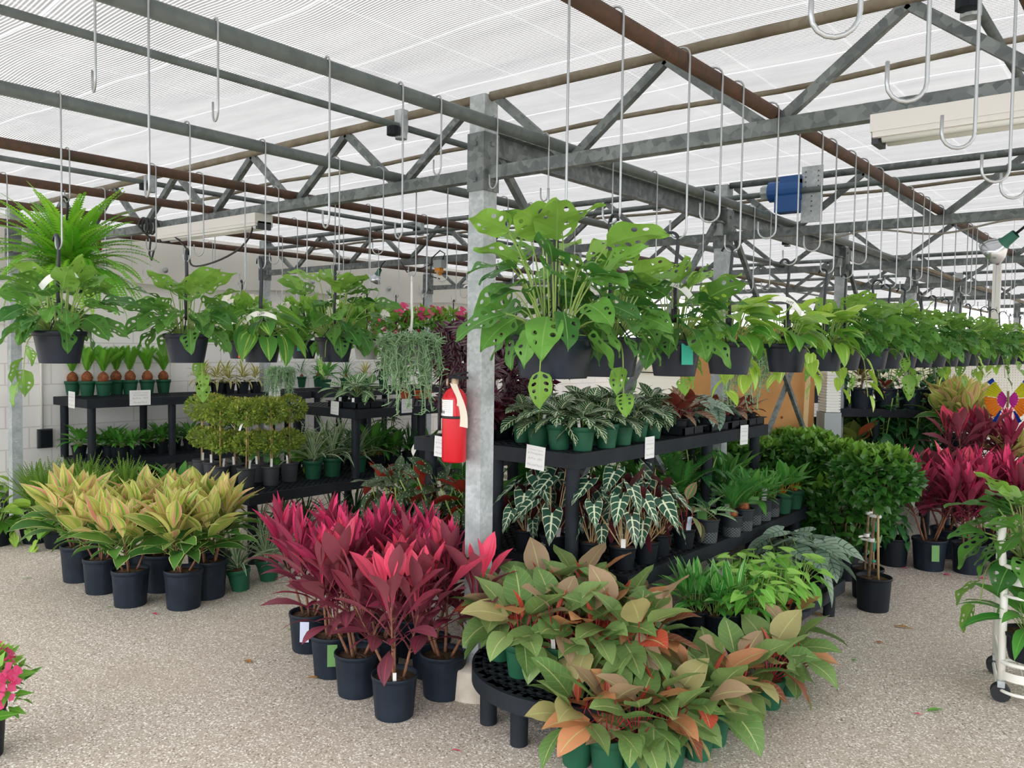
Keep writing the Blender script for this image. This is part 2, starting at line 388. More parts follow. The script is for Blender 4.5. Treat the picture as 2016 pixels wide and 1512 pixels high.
# floor: exposed-aggregate concrete
g = G('floor_aggregate'); o = g.pos()
f1 = g.noise(o, 115., 2., .6); f2 = g.n('TexVoronoi', {'Vector': o, 'Scale': 150.}); s2 = g.n('SeparateXYZ', {0: f2.outputs['Color']})
col = g.mix(g.step(f1, .3, .7), lin('a59a8d'), lin('d3c9bc')); col = g.mix(g.step(s2.outputs[0], .8, .86), col, lin('f3eee6')); col = g.mix(g.step(s2.outputs[1], .9, .95), col, lin('85796c'))
col = g.mix(g.mth('MULTIPLY', g.step(g.noise(o, 1.1, 3.), .4, .75), .35), col, lin('b9ab98')); col = g.mix(g.mth('MULTIPLY', g.step(g.noise(o, 5., 3.), .58, .75), .22), col, lin('9a8278'))
MAT['floor'] = g.bsdf(col, .82, .25, bump=f1, bs=.25, bd=.004)
# shade cloth: woven strips that let part of the sky straight through
g = G('shade_cloth'); o = g.pos(); so = g.n('SeparateXYZ', {0: o})
wob = g.mth('MULTIPLY', g.noise(o, .8, 2.), .16)
yy = g.mth('ADD', so.outputs[1], wob)
fr = g.mth('ABSOLUTE', g.mth('SUBTRACT', g.mth('FRACT', g.mth('MULTIPLY', yy, 72.)), .5))
st = g.step(fr, .12, .3)
seam = g.mth('LESS_THAN', g.mth('ABSOLUTE', g.mth('SUBTRACT', g.mth('FRACT', g.mth('MULTIPLY', yy, 1.9)), .5)), .010)
sx = g.mth('LESS_THAN', g.mth('ABSOLUTE', g.mth('SUBTRACT', g.mth('FRACT', g.mth('MULTIPLY', so.outputs[0], 2.4)), .5)), .012)
dirt = g.noise(g.n('VectorMath', {0: o, 1: (.35, 2.2, 1.)}, operation='MULTIPLY').outputs[0], 2.6, 5., .65)
c = g.mix(g.step(dirt, .3, .75), lin('bdbbb9'), lin('f3f2ef'))
sc_ = g.mth('SUBTRACT', 1., g.mth('MULTIPLY', st, .25))
tr = g.n('BsdfTranslucent', {'Color': g.mix(.88, c, (0.02, 0.02, 0.02, 1))}).outputs[0]; df = g.n('BsdfDiffuse', {'Color': c}).outputs[0]
body = g.n('MixShader', {0: .2, 1: tr, 2: df}).outputs[0]
tp = g.n('BsdfTransparent', {'Color': (.97, .97, .97, 1)}).outputs[0]
fac = g.mth('ADD', g.mth('ADD', .02, g.mth('MULTIPLY', g.mth('SUBTRACT', 1., st), .2)), g.mth('MULTIPLY', g.mth('MAXIMUM', seam, g.mth('MULTIPLY', sx, .2)), .2), clamp=True)
r = g.n('MixShader', {0: fac, 1: body, 2: tp}).outputs[0]; g.nt.links.new(r, g.out.inputs[0]); MAT['cloth'] = g.m
# block wall + lapped siding
g = G('wall_block'); o = g.pos(); so = g.n('SeparateXYZ', {0: o})
vec = g.n('CombineXYZ', {0: so.outputs[1], 1: so.outputs[2], 2: 0.}).outputs[0]
br = g.n('TexBrick', {'Vector': vec, 'Scale': 1., 'Mortar Size': .006, 'Brick Width': .4, 'Row Height': .2, 'Color1': lin('f0eeea'), 'Color2': lin('f5f3ef'), 'Mortar': lin('dbd8d2')})
MAT['wall'] = g.bsdf(br.outputs[0], .7, .3, bump=g.mth('ADD', br.outputs[1], g.mth('MULTIPLY', g.noise(o, 60., 2.), -.3)), bs=-.4, bd=.006)
plain('siding', 'e9e7e2', .6, noise=(2., 'e2e0da'))
# pegboard
g = G('pegboard'); o = g.obj(); fx = g.n('VectorMath', {0: o, 1: (40., 40., 40.)}, operation='MULTIPLY').outputs[0]; fr = g.n('VectorMath', {0: fx}, operation='FRACTION').outputs[0]
sp = g.n('SeparateXYZ', {0: fr}); d = g.mth('ADD', g.mth('POWER', g.mth('SUBTRACT', sp.outputs[0], .5), 2.), g.mth('POWER', g.mth('SUBTRACT', sp.outputs[2], .5), 2.))
MAT['pegboard'] = g.bsdf(g.mix(g.mth('LESS_THAN', d, .03), lin('e9e4da'), lin('b8b0a4')), .6)
g = G('mesh_pot'); o = g.obj(); so = g.n('SeparateXYZ', {0: o}); an = g.mth('MULTIPLY', g.mth('ARCTAN2', so.outputs[1], so.outputs[0]), 9.)
zz = g.mth('MULTIPLY', so.outputs[2], 190.); w = g.mth('MAXIMUM', g.mth('ABSOLUTE', g.mth('SINE', g.mth('ADD', an, zz))), g.mth('ABSOLUTE', g.mth('SINE', g.mth('SUBTRACT', an, zz))))
f = g.mth('MULTIPLY', g.mth('GREATER_THAN', w, .93), g.mth('LESS_THAN', so.outputs[2], .06))
MAT['mesh_pot'] = g.bsdf(g.mix(f, lin('23292f'), lin('6a7070')), .45)
g = G('ground'); o = g.pos(); MAT['ground'] = g.bsdf(g.mix(g.noise(o, .3, 4.), lin('4c4a3e'), lin('5a574a')), .95)
# ------------------------------------------------------------------ pots
POTS = {}
def make_pot(key, rt, rb, h, mat, seg=28, rib=0, nrib=0, band=.16, soil='soil', lip=.004, sq=0, fill=.9):
    m = MB()
    rim = h * (1 - band); ro = rt + lip; rm = rb + (rt - rb) * (1 - band)
    m.lathe([(rb * .98, 0), (rb, .004)] if not rib else [(rb * .98, 0), (rb, .004)], seg, sq=sq)
    m.lathe([(rb, .004), (rb + (rm - rb) * .5, rim * .5), (rm, rim)], seg * (2 if rib else 1), rib=rib, nrib=nrib, sq=sq)
    m.lathe([(rm, rim), (rm + lip * 1.2, rim + .001), (ro, h - .002), (ro - .001, h), (rt - .003, h), (rt - .006, h * fill - .004)], seg, sq=sq)
    m.disc(rb * .98, 0.0005, seg)
    R = random.Random(5); sm = MB(); sm.disc(rt - .004, h * fill, seg, bump=.012 * rt / .1, R=R)
    POTS[key] = (m.mesh('pot_' + key, MAT[mat]), sm.mesh('soil_' + key, MAT[soil], False), h * fill, rt)
make_pot('nursery', .102, .086, .195, 'slate_plastic', 24, .012, 12, .1, fill=.88)
make_pot('nursery_blue', .112, .096, .235, 'slate_plastic', 24, .008, 12, .12, fill=.9)
make_pot('green', .064, .048, .125, 'green_plastic', 26, band=.22, soil='bark_soil')
make_pot('green_small', .05, .037, .095, 'green_plastic', 22, band=.22)
make_pot('black', .064, .05, .112, 'black_plastic', 24, band=.12, soil='bark_soil')
make_pot('black_small', .045, .034, .075, 'black_plastic', 20, band=.15)
make_pot('mesh', .066, .054, .13, 'mesh_pot', 26, band=.08, soil='bark_soil')
make_pot('grey', .07, .056, .15, 'grey_pot_plastic', 24, band=.1)
make_pot('hanging', .078, .06, .105, 'blue_black_plastic', 32, band=.17, lip=.005)
make_pot('hanging_square', .08, .066, .1, 'blue_black_plastic', 32, band=.12, lip=.004, sq=5)
make_pot('hanging_pale', .078, .064, .11, 'pale_pot_plastic', 28, band=.12)
make_pot('clay', .036, .027, .065, 'clay', 18, band=.25)
make_pot('floor_black', .1, .088, .2, 'black_plastic', 26, band=.08)
make_pot('squat', .1, .075, .12, 'black_plastic', 26, band=.14, lip=.006)

def lerp(r, a): return r[0] + (r[1] - r[0]) * a
def rad(*d): return tuple(math.radians(x) for x in d)
def rosette(R, lv, st, n, L, W, pf, base=(0, 0, 0), h=(0, .01), el=(15, 75), pet=(.02, .02), pel=None, bend=(1., .4), fold=.2, lobe=0, wave=0, wk=2,
            r0=.008, ls=(1, 1), nl=6, m=2, petr=.002, roll=.25, holes=False, sag=0, az0=None, sector=None, dev=2.4, jit=.12, age=(0, 1), ej=10):
    a0 = R.uniform(0, 6.28) if az0 is None else az0
    for i in range(n):
        a = i / max(n - 1, 1); a = min(1, max(0, a + R.uniform(-jit, jit)))
        az = a0 + i * dev + R.uniform(-.35, .35)
        if sector: az = sector[0] + sector[1] * R.uniform(-1, 1)
        e = math.radians(lerp(el, a) + R.uniform(-ej, ej)); pe = e if pel is None else math.radians(lerp(pel, a) + R.uniform(-ej, ej))
        p0 = np.array(base) + [r0 * math.cos(az), r0 * math.sin(az), lerp(h, a)]
        pl = lerp(pet, a) * R.uniform(.8, 1.2)
        p1 = p0 + dirv(az, pe) * pl
        if pl > .02 and st is not None: st.tube(arc(p0, p1, sag * pl), petr, 4, petr * .8, cap=False)
        k = R.uniform(.85, 1.15) * lerp(ls, a)
        kw = dict(bend=lerp(bend, a) * R.uniform(.8, 1.2), fold=fold, roll=R.uniform(-roll, roll), lobe=lobe, wave=wave, wk=wk, ph=R.uniform(0, 6), drift=R.uniform(-.2, .2), rnd=R.random(), age=lerp(age, a))
        if holes: lv.swiss(p1, az, e, L * k, W * k, pf, **kw)
        else: lv.blade(p1, az, e, L * k, W * k, pf, n=nl, m=m, **kw)
def ball(R, mb, c, rad_, n, L, W, up=.35, squash=1., half=None, jit=.5):
    rs = np.random.RandomState(R.randrange(10 ** 6))
    d = rs.normal(size=(n, 3)); d /= np.linalg.norm(d, axis=1)[:, None]
    if half is not None: d[:, 2] = np.abs(d[:, 2]) * np.where(rs.rand(n) < half, 1, -1)
    rr = rad_ * (1 - .35 * rs.rand(n) ** 2.2)
    p = d * rr[:, None]; p[:, 2] *= squash
    D = d + rs.normal(size=(n, 3)) * jit + [0, 0, up]
    N = d * .5 + [0, 0, .8] + rs.normal(size=(n, 3)) * .35
    ls = L * (.7 + .6 * rs.rand(n))
    mb.cloud(p + np.array(c), D, N, ls, ls * W / L, rnd=rs.rand(n), age=np.clip((d[:, 2] + 1) / 2 * rr / rad_, 0, 1))
def frond(mb, st, P, az, el, L, bend, npin, pl, pw, R, rise=.25, drift=0., tip=.8):
    t = np.linspace(.06, 1, npin); tt = np.linspace(0, 1, 13); e = el - bend * tt ** 1.2; a_ = az + drift * tt
    T = np.stack([np.cos(e) * np.cos(a_), np.cos(e) * np.sin(a_), np.sin(e)], 1)
    c = np.concatenate([[[0, 0, 0]], np.cumsum((T[1:] + T[:-1]) / 2, 0) * L / 12]) + np.array(P)
    if st is not None: st.tube(c[::2], .0016, 3, .0008, cap=False)
    C = np.stack([np.interp(t, tt, c[:, k]) for k in range(3)], 1); Tn = np.stack([np.interp(t, tt, T[:, k]) for k in range(3)], 1)
    S = np.stack([-np.sin(az + drift * t), np.cos(az + drift * t), 0 * t], 1); N = np.cross(Tn, S)
    ln = pl * np.minimum(1, .35 + 2.2 * t) * (1 - t ** 2.2 * tip)
    r = R.random()
    for s in (-1, 1):
        D = S * s + Tn * .35 + N * rise
        mb.cloud(C, D, N, ln, pw * np.ones(npin), fold=.1, rnd=np.full(npin, r), age=t)
def strand(lv, st, R, P, az, L, out, n, leafL, leafW, pf, holes=False, sr=.0025, e0=.5, bend=2.0, smat=True, leaf_el=-.9):
    tt = np.linspace(0, 1, 12); e = e0 - (e0 + 1.45) * np.minimum(1, tt * bend / 1.0) ** .8
    T = np.stack([np.cos(e) * math.cos(az), np.cos(e) * math.sin(az), np.sin(e)], 1)
    c = np.concatenate([[[0, 0, 0]], np.cumsum((T[1:] + T[:-1]) / 2, 0) * L / 11]) + np.array(P)
    st.tube(c, sr, 4, sr * .6, cap=False)
    for i in range(n):
        k = 3 + int((i + 1) / n * 8); k = min(k, 11)
        kw = dict(bend=.5, fold=.2, roll=R.uniform(-.5, .5), ph=R.uniform(0, 6), rnd=R.random(), age=.9)
        a = az + R.uniform(-1.2, 1.2); s = R.uniform(.75, 1.1)
        p = c[k] + dirv(a, .2) * .012
        if holes: lv.swiss(p, a, leaf_el + R.uniform(-.3, .3), leafL * s, leafW * s, pf, lobe=.06, wave=.05, **kw)
        else: lv.blade(p, a, leaf_el + R.uniform(-.3, .3), leafL * s, leafW * s, pf, lobe=.1, **kw)

# ------------------------------------------------------------------ plant kinds: each returns a list of (part, builder, material)
KIND = {}
def kind(f): KIND[f.__name__[2:]] = f; return f
def canes(R, n, spread, hmin, hmax, lean=.1):
    out = []
    for i in range(n):
        a = i * 2 * PI / n + R.uniform(-.5, .5); r = spread * R.uniform(.6, 1.1)
        b = np.array([r * math.cos(a), r * math.sin(a), 0]); h = R.uniform(hmin, hmax)
        out.append((b, b + [lean * math.cos(a) * h * R.uniform(.3, 1.6), lean * math.sin(a) * h * R.uniform(.3, 1.6), h], a))
    return out
def _cordy(R, mat, n, L, W, H, nc, pf, el, wave=.02, pet=.05, sm='dark_stem'):
    lv = MB(); parts = []
    for b, t, a in canes(R, nc, .042, H * .5, H * .72, .35):
        st, cn = MB(), MB()
        cn.tube(arc(b, b + (t - b) * .45, 0, 4), .008, 6, .006); cn.tube(arc(b + (t - b) * .45, t, 0, 4), .005, 5, .004)
        for i in range(n):
            q = i / (n - 1); p = b + (t - b) * (.4 + .6 * q)
            az = a + i * 2.3 + R.uniform(-.4, .4); e = math.radians(lerp(el, q ** .9) + R.uniform(-9, 9))
            p1 = p + dirv(az, max(e, .5)) * pet
            st.tube([p, p1], .003, 4, .003, cap=False)
            k = R.uniform(.85, 1.15) * (.72 + .4 * math.sin(PI * min(q * .8 + .15, 1)))
            lv.blade(p1, az, e, L * k, W * k, pf, n=8, m=4, bend=(1.15 - q * .9) * R.uniform(.7, 1.2), fold=.28 if q > .5 else .12, wave=wave, wk=1.5, ph=R.uniform(0, 6), roll=R.uniform(-.5, .5), drift=R.uniform(-.3, .3), rnd=R.random(), age=min(1, q + R.uniform(-.08, .12)))
        parts += [('leaf_stalks', st, sm), ('cane', cn, 'cane')]
    return [('leaves', lv, mat)] + parts
@kind
def k_cordyline(R): return _cordy(R, 'cordyline_leaf', 16, .27, .074, .54, 4, PADDL, (28, 87))
@kind
def k_cordyline_pink(R): return _cordy(R, 'cordyline_leaf_pink', 24, .22, .042, .58, 4, LANCE, (40, 86), .01)
@kind
def k_multi(R): return _cordy(R, 'multi_leaf', 15, .26, .098, .4, 4, LANCE, (18, 84), .03, .06, 'green_stem')
@kind
def k_philodendron(R):
    lv, st = MB(), MB()
    rosette(R, lv, st, 18, .165, .104, OVATE, h=(0, .02), el=(-25, 50), pel=(25, 80), pet=(.07, .12), bend=(.9, .35), fold=.22, lobe=.03, wave=.03, nl=7, m=4, petr=.003, r0=.012, ls=(.9, 1.05), roll=.6)
    lv.blade((0, 0, .1), R.uniform(0, 6), 1.3, .12, .03, LANCE, bend=.2, fold=.9, rnd=.9, age=1)
    return [('leaves', lv, 'philo_leaf'), ('leaf_stalks', st, 'red_stem')]
@kind
def k_zebra(R):
    lv, st = MB(), MB()
    rosette(R, lv, st, 18, .16, .096, OVATE, h=(.01, .09), el=(-10, 50), pel=(25, 65), pet=(.025, .012), bend=(1.1, .8), fold=.12, wave=.015, nl=7, m=4, r0=.004, roll=.35, ls=(1.05, .7))
    st.tube([(0, 0, 0), (0, 0, .08)], .004, 6)
    return [('leaves', lv, 'zebra_leaf'), ('stem', st, 'green_stem')]
@kind
def k_alocasia(R):
    lv, st = MB(), MB()
    rosette(R, lv, st, 11, .145, .098, ARROW, h=(0, .01), el=(-75, -35), pel=(48, 84), pet=(.11, .27), bend=(.25, .1), fold=.12, lobe=.28, wave=.035, wk=3, nl=8, m=4, petr=.0035, r0=.012, ls=(.75, 1.15), roll=.5)
    return [('leaves', lv, 'alocasia_leaf'), ('leaf_stalks', st, 'pale_stem')]
@kind
def k_begonia(R):
    lv, st = MB(), MB()
    for b, t, a in canes(R, 3, .02, .1, .2, .4):
        st.tube([b, t], .005, 5, .004)
        rosette(R, lv, st, 6, .135, .068, OVATE, base=b, h=(.06, t[2]), el=(-50, 55), pel=(25, 70), pet=(.04, .03), bend=(.7, .5), fold=.12, lobe=.12, wave=.04, nl=7, m=4, ls=(1, .9), roll=.8)
    return [('leaves', lv, 'begonia_leaf'), ('stem', st, 'green_stem')]
@kind
def k_pineapple(R):
    lv = MB(); rosette(R, lv, None, 24, .27, .022, STRAP, h=(0, .04), el=(22, 82), bend=(1.25, .35), fold=.45, nl=8, m=2, r0=.01, roll=.1, ls=(1.05, .7))
    return [('leaves', lv, 'pineapple_leaf')]
@kind
def k_topiary(R):
    lv, st = MB(), MB(); ball(R, lv, (0, 0, .2), .1, 620, .026, .015, squash=.8); ball(R, lv, (R.uniform(-.01, .01), 0, .445), .125, 900, .026, .015, squash=.8)
    st.tube([(0, 0, 0), (.004, 0, .22), (0, 0, .45)], .007, 6, .005); st.tube([(.02, 0, 0), (.012, .004, .4)], .003, 5)
    a = R.uniform(0, 6.28); q = MB(); n = 8; V = []
    for i in range(n + 1):
        t = i / n; r = .01 + .1 * t; z = .345 + .03 * math.sin(2.6 * t) - .05 * t * t; V += [(r * math.cos(a) - .009 * math.sin(a), r * math.sin(a) + .009 * math.cos(a), z), (r * math.cos(a) + .009 * math.sin(a), r * math.sin(a) - .009 * math.cos(a), z)]
    q.add(V, [[i * 2, i * 2 + 1, i * 2 + 3, i * 2 + 2] for i in range(n)])
    return [('leaf_balls', lv, 'topiary_leaf'), ('stem', st, 'pale_stem'), ('hang_tag', q, 'white_tag')]
@kind
def k_boston_fern(R):
    lv, st = MB(), MB()
    for i in range(130):
        q = i / 130; frond(lv, st, (R.uniform(-.03, .03), R.uniform(-.03, .03), 0), i * 2.4, math.radians(5 + 77 * q + R.uniform(-8, 8)), R.uniform(.3, .42), lerp((1.7, .6), q), 28, .04, .015, R, drift=R.uniform(-.4, .4))
    return [('fronds', lv, 'fern_leaf'), ('frond_stalks', st, 'green_stem')]
@kind
def k_kimberly_fern(R):
    lv, st = MB(), MB()
    for i in range(75):
        q = i / 75; frond(lv, st, (R.uniform(-.06, .06), R.uniform(-.06, .06), 0), i * 2.4, math.radians(42 + 45 * q + R.uniform(-8, 8)), R.uniform(.34, .48), R.uniform(.1, .5), 26, .024, .017, R, rise=.5, drift=R.uniform(-.3, .3))
    return [('fronds', lv, 'kimberly_leaf'), ('frond_stalks', st, 'green_stem')]
def _monstera(R, n=46, big=1.05, trail=1, up=0.):
    lv, st = MB(), MB()
    rosette(R, lv, st, n, .112 * big, .076 * big, OVATE, h=(0, .01), el=(-42, 38), pel=(24, 84), pet=(.06, .16 + up), bend=(.7, .4), fold=.16, lobe=.06, wave=.06, petr=.0026, r0=.03, holes=True, sag=.12, roll=.8, ls=(.9, 1.05), ej=16)
    for i in range(trail):
        az = R.uniform(0, 6.28); strand(lv, st, R, (.06 * math.cos(az), .06 * math.sin(az), .0), az, R.uniform(.12, .27), .1, R.randint(2, 4), .095, .06, OVATE, True)
    return [('leaves', lv, 'monstera_leaf'), ('stems', st, 'green_stem')]
@kind
def k_monstera(R): return _monstera(R)
@kind
def k_monstera_tall(R):
    r = _monstera(R, 46, 1.15, 0, .07); strand(r[0][1], r[1][1], R, (.06 * math.cos(-1.25), .06 * math.sin(-1.25), 0), -1.25, .1, .1, 1, .1, .066, OVATE, True, leaf_el=-1.35); return r
@kind
def k_pothos(R):
    lv, st = MB(), MB()
    rosette(R, lv, st, 40, .095, .066, HEART, h=(0, .01), el=(-40, 30), pel=(18, 82), pet=(.06, .12), bend=(.7, .4), fold=.22, lobe=.1, wave=.02, nl=6, m=4, r0=.03, sag=.12, roll=.7, ej=14)
    for i in range(2):
        az = R.uniform(0, 6.28); strand(lv, st, R, (.06 * math.cos(az), .06 * math.sin(az), 0), az, R.uniform(.14, .28), .1, 4, .08, .055, HEART)
    return [('leaves', lv, 'pothos_leaf'), ('stems', st, 'green_stem')]
@kind
def k_heartleaf(R):
    lv, st = MB(), MB()
    rosette(R, lv, st, 30, .11, .075, HEART, h=(0, .01), el=(-60, 0), pel=(5, 70), pet=(.06, .1), bend=(.6, .4), fold=.2, lobe=.12, nl=6, m=4, r0=.035, sag=.15, roll=.7, ej=14)
    return [('leaves', lv, 'heart_leaf'), ('stems', st, 'green_stem')]
@kind
def k_sago(R):
    lv, st, bu = MB(), MB(), MB()
    bu.lathe([(.02, 0), (.042, .02), (.046, .045), (.034, .075), (.016, .092), (.004, .1)], 14, rib=.06, nrib=7)
    for i in range(7): frond(lv, st, (0, 0, .09), i * 2.4, math.radians(R.uniform(58, 84)), R.uniform(.19, .24), .5, 30, .06, .009, R, rise=.9, tip=.1)
    return [('fronds', lv, 'sago_leaf'), ('frond_stalks', st, 'green_stem'), ('bulb', bu, 'bulb')]
@kind
def k_sago_dark(R):
    lv, st, bu = MB(), MB(), MB()
    bu.lathe([(.025, 0), (.04, .015), (.035, .045), (.008, .06)], 14, rib=.06, nrib=7)
    for i in range(11): frond(lv, st, (0, 0, .05), i * 2.4, math.radians(R.uniform(30, 80)), R.uniform(.2, .27), .8, 26, .055, .008, R, rise=.5, tip=.3)
    return [('fronds', lv, 'sago_dark_leaf'), ('frond_stalks', st, 'green_stem'), ('bulb', bu, 'bulb')]
@kind
def k_lily(R):
    lv, st = MB(), MB(); rosette(R, lv, st, 26, .19, .05, LANCE, h=(0, .01), el=(10, 65), pel=(45, 84), pet=(.05, .09), bend=(1.1, .5), fold=.25, nl=6, m=2, r0=.015, wave=.02)
    return [('leaves', lv, 'lily_leaf'), ('leaf_stalks', st, 'green_stem')]
@kind
def k_tradescantia(R):
    lv, st = MB(), MB(); rs = np.random.RandomState(R.randrange(9999)); n = 1150
    h = rs.rand(n); a = rs.rand(n) * 6.283
    top = h > .78; r = np.where(top, .19 * np.sqrt(rs.rand(n)), .2 * (1 - .28 * (.78 - h) / .78)) * (1 - .18 * rs.rand(n))
    z = np.where(top, .1 - r * r * 2.2, -.42 * (.78 - h) / .78 + .03)
    P = np.stack([r * np.cos(a), r * np.sin(a), z], 1); O = np.stack([np.cos(a), np.sin(a), 0 * a], 1)
    tw = rs.normal(size=(n, 3)) * .55
    lv.cloud(P, O * .3 + tw * 1.3 + [0, 0, -.3], O * 1.2 + np.array([0, 0, .5]),   .088 * (.8 + .4 * rs.rand(n)), .038, fold=.2, rnd=rs.rand(n))
    for i in range(26):
        q = i * 2.4; st.tube([(.05 * math.cos(q), .05 * math.sin(q), .02), (.17 * math.cos(q), .17 * math.sin(q), .03), (.18 * math.cos(q), .18 * math.sin(q), R.uniform(-.4, -.1))], .003, 4)
    return [('leaves', lv, 'tradescantia_leaf'), ('stems', st, 'dark_stem')]
@kind
def k_rhipsalis(R):
    st = MB()
    for i in range(190):
        a = R.uniform(0, 6.28); q = R.random(); r = .03 + .05 * q; R1 = R.uniform(.07, .17)
        drop = (R.uniform(.02, .16) if R.random() < .7 else R.uniform(.16, .36)) if q > .3 else -R.uniform(.0, .06); n = 7; pts = []
        for k in range(n):
            t = k / (n - 1); rr = r + (R1 - r) * min(1, t * 1.8); pts.append((rr * math.cos(a) + R.uniform(-.014, .014), rr * math.sin(a) + R.uniform(-.014, .014), .06 * math.sin(PI * min(t * 1.6, 1)) - drop * t ** 1.5))
        st.tube(pts, .0034, 4, .0026, cap=False, rnd=(R.random(), .5))
        for k in range(2, n):
            for b in range(2):
                p = np.array(pts[k]); d = dirv(R.uniform(0, 6.28), R.uniform(-.7, .9)); st.tube([p, p + d * R.uniform(.02, .042)], .003, 4, .002, cap=False, rnd=(R.random(), .5))
    return [('stems', st, 'rhipsalis_stem')]
@kind
def k_button_vine(R):
    lv = MB(); ball(R, lv, (0, 0, -.07), .13, 1500, .016, .012, squash=1.25, up=0); return [('leaves', lv, 'pilea_leaf')]
def _mandev(R, petal, nf):
    lv, st = MB(), MB(); fls = []; ball(R, lv, (0, 0, .09), .17, 190, .075, .036, squash=.75, half=.85, jit=.8)
    for i in range(12): a = i * 2.4; st.tube([(0, 0, 0), (.13 * math.cos(a), .13 * math.sin(a), R.uniform(.05, .2))], .003, 4)
    for i in range(nf):
        fl = MB(); fls.append(('flower', fl, petal)); a = R.uniform(0, 6.28); e = R.uniform(-.25, 1.1); c = np.array([0, 0, .09]) + dirv(a, e) * R.uniform(.16, .19); d = dirv(a, e * .6 + .1)
        up = np.array([0, 0, 1.]); x = _n(np.cross(d, up)); y = np.cross(x, d)
        fl.tube([c - d * .035, c - d * .012, c], .004, 6, .01, cap=False)
        for k in range(5):
            q = k * 2 * PI / 5 + R.random(); rd = x * math.cos(q) + y * math.sin(q); td = -x * math.sin(q) + y * math.cos(q)
            V = [c + rd * .006 - td * .006, c + rd * .006 + td * .006, c + rd * .026 + td * .022 + d * .01, c + rd * .042 + td * .004 + d * .004, c + rd * .032 - td * .017 + d * .008]
            fl.add(V, [[0, 1, 2, 3, 4]], None, (R.random(), .5))
    return [('leaves', lv, 'mandevilla_leaf'), ('stems', st, 'green_stem')] + fls
@kind
def k_mandevilla(R): return _mandev(R, 'pink_petal', 15)
@kind
def k_mandevilla_white(R): return _mandev(R, 'white_petal', 6)
@kind
def k_golden_dracaena(R):
    lv = MB(); rosette(R, lv, None, 26, .15, .024, STRAP, h=(.02, .09), el=(5, 75), bend=(1.7, .8), fold=.3, nl=6, r0=.006, roll=.2); return [('leaves', lv, 'gold_leaf')]
@kind
def k_white_vein(R):
    lv, st = MB(), MB(); rosette(R, lv, st, 10, .14, .068, OVATE, h=(0, .06), el=(-15, 45), pel=(35, 70), pet=(.06, .05), bend=(.8, .4), fold=.15, nl=7, m=4, r0=.006); return [('leaves', lv, 'white_vein_leaf'), ('stem', st, 'green_stem')]
@kind
def k_silver(R):
    lv, st = MB(), MB(); rosette(R, lv, st, 9, .13, .085, HEART, h=(0, .01), el=(-55, -5), pel=(25, 75), pet=(.06, .12), bend=(.5, .3), fold=.12, lobe=.2, nl=7, m=4, r0=.01, roll=.5); return [('leaves', lv, 'silver_leaf'), ('leaf_stalks', st, 'green_stem')]
@kind
def k_syngonium(R):
    lv, st = MB(), MB(); rosette(R, lv, st, 42, .085, .055, ARROW, h=(0, .01), el=(-45, 5), pel=(20, 84), pet=(.08, .16), bend=(.5, .3), fold=.18, lobe=.16, nl=5, m=4, r0=.03, roll=.5, ej=14, sag=.08); return [('leaves', lv, 'syngonium_leaf'), ('leaf_stalks', st, 'green_stem')]
@kind
def k_green_aglaonema(R):
    lv, st = MB(), MB(); rosette(R, lv, st, 24, .15, .04, LANCE, h=(0, .04), el=(15, 80), pel=(55, 85), pet=(.05, .06), bend=(.7, .25), fold=.25, nl=6, r0=.025); return [('leaves', lv, 'aglaonema_green_leaf'), ('leaf_stalks', st, 'green_stem')]
@kind
def k_red_aglaonema(R):
    lv, st = MB(), MB(); rosette(R, lv, st, 11, .13, .058, OVATE, h=(0, .03), el=(0, 55), pel=(40, 75), pet=(.04, .04), bend=(.8, .4), fold=.2, nl=6, m=4, r0=.006); return [('leaves', lv, 'aglaonema_red_leaf'), ('leaf_stalks', st, 'red_stem')]
@kind
def k_peperomia(R):
    lv, st = MB(), MB(); rosette(R, lv, st, 34, .045, .035, ROUND, h=(0, .01), el=(-50, 10), pel=(15, 80), pet=(.05, .085), bend=(.5, .3), fold=-.2, lobe=.1, nl=4, m=4, petr=.0018, r0=.01, ej=14); return [('leaves', lv, 'peperomia_leaf'), ('leaf_stalks', st, 'red_stem')]
@kind
def k_gardenia_tree(R):
    lv, st, tr = MB(), MB(), MB(); ball(R, lv, (0, 0, .58), .215, 1500, .056, .036, squash=.72, up=.3, jit=.7)
    tr.tube([(.03, 0, 0), (.01, 0, .3), (0, 0, .56)], .009, 7, .007)
    for i in range(10): a = i * 2.4; tr.tube([(0, 0, .46), (.1 * math.cos(a), .1 * math.sin(a), R.uniform(.52, .64))], .004, 4)
    st.tube([(-.03, .02, 0), (-.01, .01, .5)], .007, 6)
    ti = MB(); ti.box((0, .005, .36), (.06, .022, .018)); ti.box((.02, 0, .22), (.03, .022, .02)); ti.box((.05, -.01, .215), (.06, .003, .012))
    tl = MB(); tl.box((.0, -.008, .3), (.012, .004, .06)); tl.box((.012, -.012, .1), (.03, .02, .008)); tl.box((.005, -.008, .18), (.01, .004, .05))
    return [('leaf_canopy', lv, 'gardenia_leaf'), ('trunk', tr, 'bark'), ('stake', st, 'pale_stem'), ('tie_tag', ti, 'white_tag'), ('plant_tie', tl, 'teal_tag')]
@kind
def k_gardenia_bush(R):
    lv, st = MB(), MB(); ball(R, lv, (0, 0, .2), .2, 1000, .055, .034, squash=.9, half=.7, jit=.7)
    for i in range(9): a = i * 2.4; st.tube([(0, 0, 0), (.12 * math.cos(a), .12 * math.sin(a), R.uniform(.15, .3))], .004, 4)
    return [('leaves', lv, 'gardenia_leaf'), ('stems', st, 'bark')]
